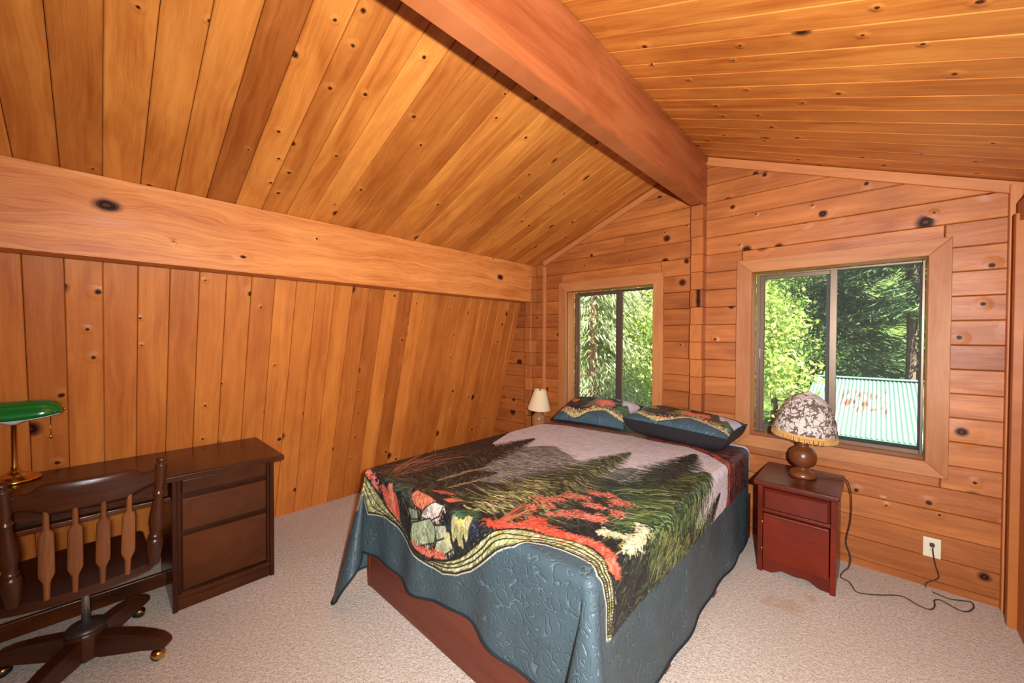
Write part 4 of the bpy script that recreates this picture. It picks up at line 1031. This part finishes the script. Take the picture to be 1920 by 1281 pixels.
# ------------------------------------------------------------------ pillows in matching shams
def pillow_print(nx, ny, W_, D_, seed):
    global prng, cv
    keep, kr_ = cv, prng; prng = np.random.default_rng(seed); c = Canvas(nx, ny, 0, 0, W_/nx, (34, 34, 32)); cv = c
    fleck([(0, 0), (W_, 0), (W_, D_), (0, D_)], 900, [(46, 50, 40), (58, 56, 44), (26, 26, 28), (40, 52, 38)], .02, .06, .004, 1.9)
    c.poly([(W_*.62, D_*.99), (W_*.99, D_*.99), (W_*.99, D_*.55), (W_*.86, D_*.62), (W_*.74, D_*.86)], (188, 180, 184), .08)
    for f_, h_, cl_ in ((.1, .95, (48, 46, 40)), (.30, .92, (56, 54, 42)), (.5, 1., (110, 110, 70)), (.78, .9, (50, 64, 48)), (.9, .7, (74, 98, 62))):
        for i in range(170):
            u = i/170; p = np.array((W_*f_, D_*(h_-(h_-.4)*u))); sg = 1 if i % 2 else -1; L = .085*u**.8+.008
            c.stroke(p, p+np.array((sg*L*U(.6, 1.1), -L*.4)), .005, .0015, jit(cl_, .3))
    for x, y_, r_ in ((.56, .62, .05), (.64, .66, .045), (.7, .6, .05), (.62, .55, .04), (.2, .62, .03), (.16, .7, .03)):
        for i in range(70):
            p = np.array((W_*x, D_*y_))+prng.normal(0, r_*.5, 2); th = U(0, 6.28); c.stroke(p, p+r_*.5*np.array((math.cos(th), math.sin(th))), .005, .0015, jit((222, 120, 92), .12))
    xs_ = np.linspace(-.02, W_+.02, 120); yb_ = D_*(.16+.10*np.sin(xs_/W_*7.2+2.6)+.04*np.sin(xs_/W_*13))
    c.poly([(0, 0)]+list(zip(xs_, yb_))+[(W_, 0)], (58, 82, 94), .08)
    for x, y_ in zip(xs_, yb_):
        for k_ in range(7):
            p = np.array((x+U(-.004, .004), y_+U(0, .035))); c.stroke(p, p+np.array((U(-.012, .012), U(.004, .02))), .0045, .0015, jit([(186, 176, 118), (150, 144, 88), (214, 206, 160)][prng.integers(3)], .12))
        for k_ in range(4):
            p = np.array((x+U(-.004, .004), y_+U(.035, .075))); c.stroke(p, p+np.array((U(-.014, .014), U(.004, .022))), .0045, .0015, jit([(226, 100, 74), (120, 128, 84), (206, 200, 160), (36, 40, 36)][prng.integers(4)], .15))
        c.stroke((x, y_), (x+W_/119, y_), .003, .003, (30, 28, 22))
    cv, prng = keep, kr_; return c.c
def pillow(loc, rot, W_, D_, H_, label, seed, back):
    t = tag(empty('pillow', loc), label, 'pillow', None); t.rotation_euler = rot
    nx, ny = 180, 120; pc = pillow_print(nx, ny, W_, D_, seed)
    u, v_ = np.meshgrid(np.linspace(-1, 1, nx), np.linspace(-1, 1, ny))
    def surf(sign, hh):
        pin = 1-.06*(np.abs(u)**2)*(1-np.abs(v_)**2)-.0; px_ = u*W_/2*(1-.045*(1-np.abs(v_)**3)*0-.05*np.abs(u)**4*(1-v_**2)*1.); py_ = v_*D_/2*(1-.06*np.abs(v_)**4*(1-u**2))
        dome = ((1-np.abs(u)**3.2)*(1-np.abs(v_)**2.6)); dome = np.clip(dome, 0, 1)**.5
        wr = .006*np.sin(u*9+v_*4+seed)*np.sin(v_*7-u*3)*dome
        return px_, py_, sign*hh*dome+wr
    X, Y, Z = surf(1, H_); quilt_mesh('sham_front', X, Y, Z, pc, np.stack([u*W_/2+seed, v_*D_/2], -1), 'quilt', t, (0, 0, 0))
    X, Y, Z = surf(-1, 0); Z = -back*np.clip((1-np.abs(u)**9)*(1-np.abs(v_)**9), 0, 1)**.45; X = X*(1+.03*(1-np.abs(u)**9)*np.abs(u)**6); Y = Y*(1+.04*(1-np.abs(v_)**9)*np.abs(v_)**6); o = quilt_mesh('sham_back', X, Y, Z, np.ones((ny, nx, 3))*30., np.stack([u, v_], -1), 'black_cloth', t, (0, 0, 0))
    b = []
    for (a0, b0, a1, b1) in ((-1, -1, 1, -1), (1, -1, 1, 1), (1, 1, -1, 1), (-1, 1, -1, -1)):
        for i in range(24):
            q_ = i/24; uu, vv = a0+(a1-a0)*q_, b0+(b1-b0)*q_
            b.append(Vector((uu*W_/2*(1-.05*abs(uu)**4*(1-vv**2)), vv*D_/2*(1-.06*abs(vv)**4*(1-uu**2)), .006*math.sin(uu*9+vv*4+seed)*0)))
    b.append(b[0].copy()); tube('piping', b, .005, 'binding', t, 7)
    return t
pillow((-1.845, 3.095, .808), (R(19), R(-1), R(2)), .70, .42, .105, 'pillow in forest print sham under the foliage window', 5, .03)
pillow((-1.085, 3.075, .852), (R(5), R(2), R(-3)), .77, .42, .072, 'pillow in forest print sham on the nightstand side of the bed', 8, .12)

# ------------------------------------------------------------------ outside: slope, shed with corrugated roof, trees
def m_ground():
    k = NT('forest_floor'); tc = k.n('TexCoord').outputs['Object']
    c = k.mix(k.ramp(k.noise(tc, .6, 5., .65), .35, .65), lin((96, 118, 58)), lin((52, 74, 36)))
    c = k.mix(k.ramp(k.noise(tc, 2.7, 4.), .5, .7), c, lin((126, 128, 74)))
    k.bsdf(c, .95, .1, normal=k.bump(k.noise(tc, 5., 4.), .6, .2)); return k.m
M['ground'] = m_ground()
gx_ = np.linspace(-40, 30, 36); gy_ = np.linspace(3.8, 70, 34); v = []; f = []
def ground_z(x, y_): return -3.2+(0 if y_ < 15 else .0+.34*(y_-15)*min(1., (y_-15)/14))+.25*math.sin(x*.5+y_*.3)
for y_ in gy_:
    for x in gx_: v.append((x, y_, ground_z(x, y_)))
for j in range(33):
    for i in range(35): f.append((j*36+i, j*36+i+1, (j+1)*36+i+1, (j+1)*36+i))
struct(data_obj('ground', v, f, 'ground', None, None, True), 'wooded slope outside the windows')
# shed
def m_roof():
    k = NT('mint_corrugated_metal'); tc = k.n('TexCoord').outputs['Object']; sp = k.n('SeparateXYZ', i0=tc).outputs
    n1 = k.noise(tc, 2.4, 4., .6); st = k.n('CombineXYZ', i0=k.math('MULTIPLY', sp[0], 14.7), i1=k.math('MULTIPLY', sp[1], 2.2), i2=0.).outputs[0]
    n2 = k.noise(st, 1., 3., .6)
    c = k.mix(n1, lin((130, 162, 146)), lin((110, 146, 128)))
    dx = k.math('ABSOLUTE', k.math('ADD', sp[0], 1.9)); dy = k.math('ABSOLUTE', k.math('SUBTRACT', sp[1], -1.5))
    reg = k.math('MULTIPLY', k.ramp(dx, .42, .34), k.ramp(dy, .8, .65))
    c = k.mix(k.math('MULTIPLY', reg, .35), c, lin((152, 140, 126)))
    c = k.mix(k.math('MULTIPLY', k.math('MULTIPLY', reg, k.ramp(n2, .5, .62)), .9), c, lin((108, 58, 36)))
    k.bsdf(c, .45, .4, .1); return k.m
M['roofmetal'] = m_roof()
M['gutter'] = plain('green_gutter', (88, 146, 112), .45, noise=.05)
M['shedwall'] = wood('weathered_shed_boards', (164, 142, 96), (122, 98, 62), axis='z', knots=0., rough=.8)
RY0, RZ0, RY1, RZ1 = 9.3, -.252, 12.5, .52; XA, XB = -1.15, 4.6
shed = tag(empty('shed', (1.7, 12.5, -3.2)), 'shed with mint green corrugated metal roof and rust patch', 'building')
N = int((XB-XA)/.068*8); v = []; f = []
for j, (yy, zz) in enumerate(((RY0-.05, RZ0-.012), (RY1, RZ1), (RY1+3.2, RZ0-.012))):
    for i in range(N+1):
        x = XA+(XB-XA)*i/N; v.append((x-1.7, yy-12.5, zz+3.2+.011*math.sin(2*math.pi*(x-XA)/.068)))
M_ = N+1
for j in range(2):
    for i in range(N): f.append((j*M_+i, j*M_+i+1, (j+1)*M_+i+1, (j+1)*M_+i))
ro = data_obj('roof', v, f, 'roofmetal', shed, None, True)
md = ro.modifiers.new('thickness', 'SOLIDIFY'); md.thickness = .004
box('ridge_cap', (XA-1.7, XB-1.7, -.12, .12, RZ1+3.2+.0, RZ1+3.2+.03), 'roofmetal', shed, .012, 2)
gt = box('gutter', (XA-1.7-.02, XB-1.7+.02, RY0-12.5-.14, RY0-12.5-.03, RZ0+3.2-.1, RZ0+3.2-.02), 'gutter', shed, .015, 2)
wseed(box('fascia', (XA-1.7, XB-1.7, RY0-12.5-.03, RY0-12.5+.0, RZ0+3.2-.24, RZ0+3.2-.03), 'deck', shed, .004, 1))
wseed(box('front_wall', (XA-1.7+.25, XB-1.7-.25, RY0-12.5+.35, RY0-12.5+.45, -.2, RZ0+3.2-.0), 'shedwall', shed, .004, 1))
wseed(box('side_wall', (XA-1.7+.2, XA-1.7+.3, RY0-12.5+.36, 2.8, -.2, RZ0+3.2), 'shedwall', shed, .004, 1))
wseed(box('back_wall', (XA-1.7+.25, XB-1.7-.25, 2.8, 2.9, -.2, RZ0+3.2), 'shedwall', shed, .004, 1))
# trees
def m_leaf(name, cols, trans=.55):
    k = NT(name); at = k.n('Attribute', _attribute_name='tint').outputs['Fac']
    r = k.n('ValToRGB', i0=at); cr = r.color_ramp
    while len(cr.elements) < len(cols): cr.elements.new(.5)
    for i, c in enumerate(cols): cr.elements[i].position = i/(len(cols)-1); cr.elements[i].color = lin(c)
    b = k.bsdf(r.outputs[0], .5, .35); t = k.n('BsdfTranslucent', i0=r.outputs[0])
    mx = k.n('MixShader', i0=trans, i1=b.outputs[0], i2=t.outputs[0]); k.t.links.new(mx.outputs[0], k.out.inputs[0]); return k.m
M['leaf_bright'] = m_leaf('sunny_broad_leaf', [(96, 132, 46), (164, 190, 86), (214, 220, 138), (134, 164, 66)])
M['leaf_sage'] = m_leaf('pale_cedar_spray', [(120, 140, 92), (176, 188, 134), (222, 222, 182), (146, 164, 108)], .55)
M['leaf_dark'] = m_leaf('dark_fir_needle', [(48, 74, 46), (84, 116, 68), (128, 154, 98), (64, 94, 56)], .45)
M['leaf_mid'] = m_leaf('mid_green_leaf', [(58, 92, 38), (104, 140, 62), (150, 172, 88), (84, 116, 50)])
M['bark'] = plain('brown_bark', (96, 74, 58), .9, noise=.35, nscale=9, bump=.8)
M['bark_red'] = plain('red_cedar_bark', (128, 88, 66), .9, noise=.3, nscale=9, bump=.8)
def leaves(name, P, D, L, W_, mat, parent, rng, roll=None):
    n = len(P); D = D/np.linalg.norm(D, axis=1, keepdims=True); up = rng.normal(size=(n, 3)); sd = np.cross(D, up); sd /= np.linalg.norm(sd, axis=1, keepdims=True)
    nr = np.cross(sd, D); L = L[:, None]; W2 = W_[:, None]/2
    V = np.stack([P, P+D*L*.45+sd*W2+nr*L*.08, P+D*L, P+D*L*.45-sd*W2+nr*L*.08], 1).reshape(-1, 3)
    me = bpy.data.meshes.new(name); me.vertices.add(4*n); me.vertices.foreach_set('co', V.astype(np.float32).ravel())
    me.loops.add(4*n); me.loops.foreach_set('vertex_index', np.arange(4*n, dtype=np.int32)); me.polygons.add(n)
    me.polygons.foreach_set('loop_start', np.arange(n, dtype=np.int32)*4); me.polygons.foreach_set('loop_total', np.full(n, 4, np.int32)); me.update(calc_edges=True)
    at = me.attributes.new('tint', 'FLOAT', 'POINT'); at.data.foreach_set('value', np.repeat(rng.random(n), 4).astype(np.float32))
    o = link(name, me, mat, parent); o['kind'] = 'stuff'; return o
def broadleaf(H_, rad, n, mat, bark, seed, zc=.55, ls=.085):
    rng = np.random.default_rng(seed); t = empty('broadleaf_tree')
    tr_ = [Vector((0, 0, -.3)), Vector((.08, .05, H_*.25)), Vector((-.05, .1, H_*.5)), Vector((.05, 0, H_*.8))]
    tube('trunk', smooth_path(tr_, 5), lambda u: .16*(1-.75*u), bark, t, 8)
    nb = 46; cen = []
    for i in range(nb):
        th = rng.uniform(0, 6.28); el = rng.uniform(-.55, 1.); rr = rad*rng.uniform(.35, 1.)
        c = np.array((rr*math.cos(th)*math.cos(el), rr*math.sin(th)*math.cos(el), H_*zc+(H_*(1-zc))*math.sin(el)*rng.uniform(.4, 1.)))
        cen.append(c)
        if i % 3 == 0: tube('branch', [Vector((0, 0, H_*.3+.4*i/nb)), Vector(c*np.array((.5, .5, .85))), Vector(c)], lambda u: .05*(1-.8*u), bark, t, 6)
    cen = np.array(cen); k_ = rng.integers(0, nb, n); P = cen[k_]+rng.normal(size=(n, 3))*rad*np.array((.19, .19, .16))
    D = rng.normal(size=(n, 3)); D[:, 2] -= .4
    leaves('foliage', P, D, rng.uniform(.7, 1.4, n)*ls, rng.uniform(.5, .9, n)*ls, mat, t, rng); return t
def conifer(H_, rad, n, mat, bark, seed, droop=.35, z0=.12, ls=.3):
    rng = np.random.default_rng(seed); t = empty('conifer_tree')
    tube('trunk', [Vector((0, 0, -.4)), Vector((.03, 0, H_*.4)), Vector((0, .04, H_*.75)), Vector((0, 0, H_))], lambda u: .22*(1-.92*u), bark, t, 9)
    nb = int(H_*15); zz = H_*(z0+(1-z0)*rng.random(nb)); th = rng.uniform(0, 6.28, nb)
    ln = rad*np.clip(1.05*(1-zz/H_), 0, 1)**.75*rng.uniform(.6, 1.1, nb)+.15
    for i in range(0, nb, 6):
        c, s_ = math.cos(th[i]), math.sin(th[i]); L = ln[i]
        tube('branch', [Vector((0, 0, zz[i])), Vector((c*L*.5, s_*L*.5, zz[i]-droop*L*.15)), Vector((c*L, s_*L, zz[i]-droop*L))], lambda u: .028*(1-.8*u), bark, t, 5)
    b = rng.choice(nb, n, p=ln/ln.sum()); u = rng.random(n)**.7; L = ln[b]; c, s_ = np.cos(th[b]), np.sin(th[b])
    off = rng.normal(size=(n, 3))*np.array((.10, .10, .06))*(1+.5*L[:, None])
    P = np.stack([c*L*u, s_*L*u, zz[b]-droop*L*u*u], -1)+off
    sidew = rng.choice([-1, 1], n)*rng.uniform(.4, 1.2, n)
    D = np.stack([c-s_*sidew, s_+c*sidew, -droop*1.6*rng.uniform(.5, 1.8, n)], -1)
    leaves('foliage', P, D, rng.uniform(.6, 1.3, n)*ls, rng.uniform(.10, .22, n)*ls, mat, t, rng); return t
def place(t, x, y_, label, rz=0., s=1.):
    t.location = (x, y_, ground_z(x, y_)); t.rotation_euler = (0, 0, rz); t.scale = (s, s, s); return tag(t, label, 'tree')
def dup_tree(t):
    r = t.copy(); COL.objects.link(r)
    for c in t.children:
        d = c.copy(); COL.objects.link(d); d.parent = r
    return r
tA = place(conifer(11, 1.9, 26000, 'leaf_sage', 'bark_red', 1, .75, .1, .2), -5.35, 8.7, 'pale drooping cedar with reddish trunk beside the house')
tB = place(broadleaf(6.6, 1.7, 24000, 'leaf_bright', 'bark', 2), -4.7, 10.2, 'bright leafy tree next to the drooping cedar', 1.)
tC = place(conifer(12, 1.8, 16000, 'leaf_sage', 'bark_red', 3, .7, .3, .2), -5.5, 11.8, 'cedar standing just behind the bright leafy tree', .5)
tD = place(broadleaf(7.0, 1.15, 20000, 'leaf_bright', 'bark', 4), -2.0, 7.3, 'slim yellow-green tree between the house and the shed', 2.)
tE = place(broadleaf(7.6, 1.9, 20000, 'leaf_mid', 'bark', 5), -3.0, 18.2, 'leafy green tree standing behind the shed')
tF = place(conifer(15, 2.0, 8000, 'leaf_dark', 'bark', 6, .3, .34, .34), .80, 18.2, 'tall dark fir with bare trunk behind the shed roof', .3)
tG = place(conifer(10, 2.4, 16000, 'leaf_dark', 'bark', 7, .25, .05, .34), -1.0, 19.2, 'bushy dark fir close behind the shed roof', 1.2)
src = [(tE, 'leafy'), (tF, 'fir'), (tG, 'bushy fir'), (tD, 'yellow-green')]
hr = random.Random(5)
GR = 'forest trees far up the slope'
LB = {0: 'far leafy green tree on the wooded slope', 1: 'far tall dark fir on the wooded slope', 2: 'far bushy fir on the wooded slope', 3: 'far yellow-green tree on the wooded slope'}
FAR = [(-4.9, 21.5, 3), (-2.4, 25.5, 0), (3.9, 24, 2), (-8.9, 15.2, 3), (-11.3, 19.6, 1), (-14.4, 23.5, 0), (-17.5, 18.5, 3), (1.4, 31, 0), (-7.6, 28.5, 3), (-12.4, 27.5, 0), (-3.2, 34, 1), (3., 34.5, 3), (-16.5, 34, 0), (-8, 36, 2), (-19.5, 29, 3), (7, 31, 1)]
for x, y_, k_ in FAR:
    d = place(dup_tree(src[k_][0]), x, y_, LB[k_], hr.uniform(0, 6.28), hr.uniform(1.0, 1.3)); d['group'] = GR
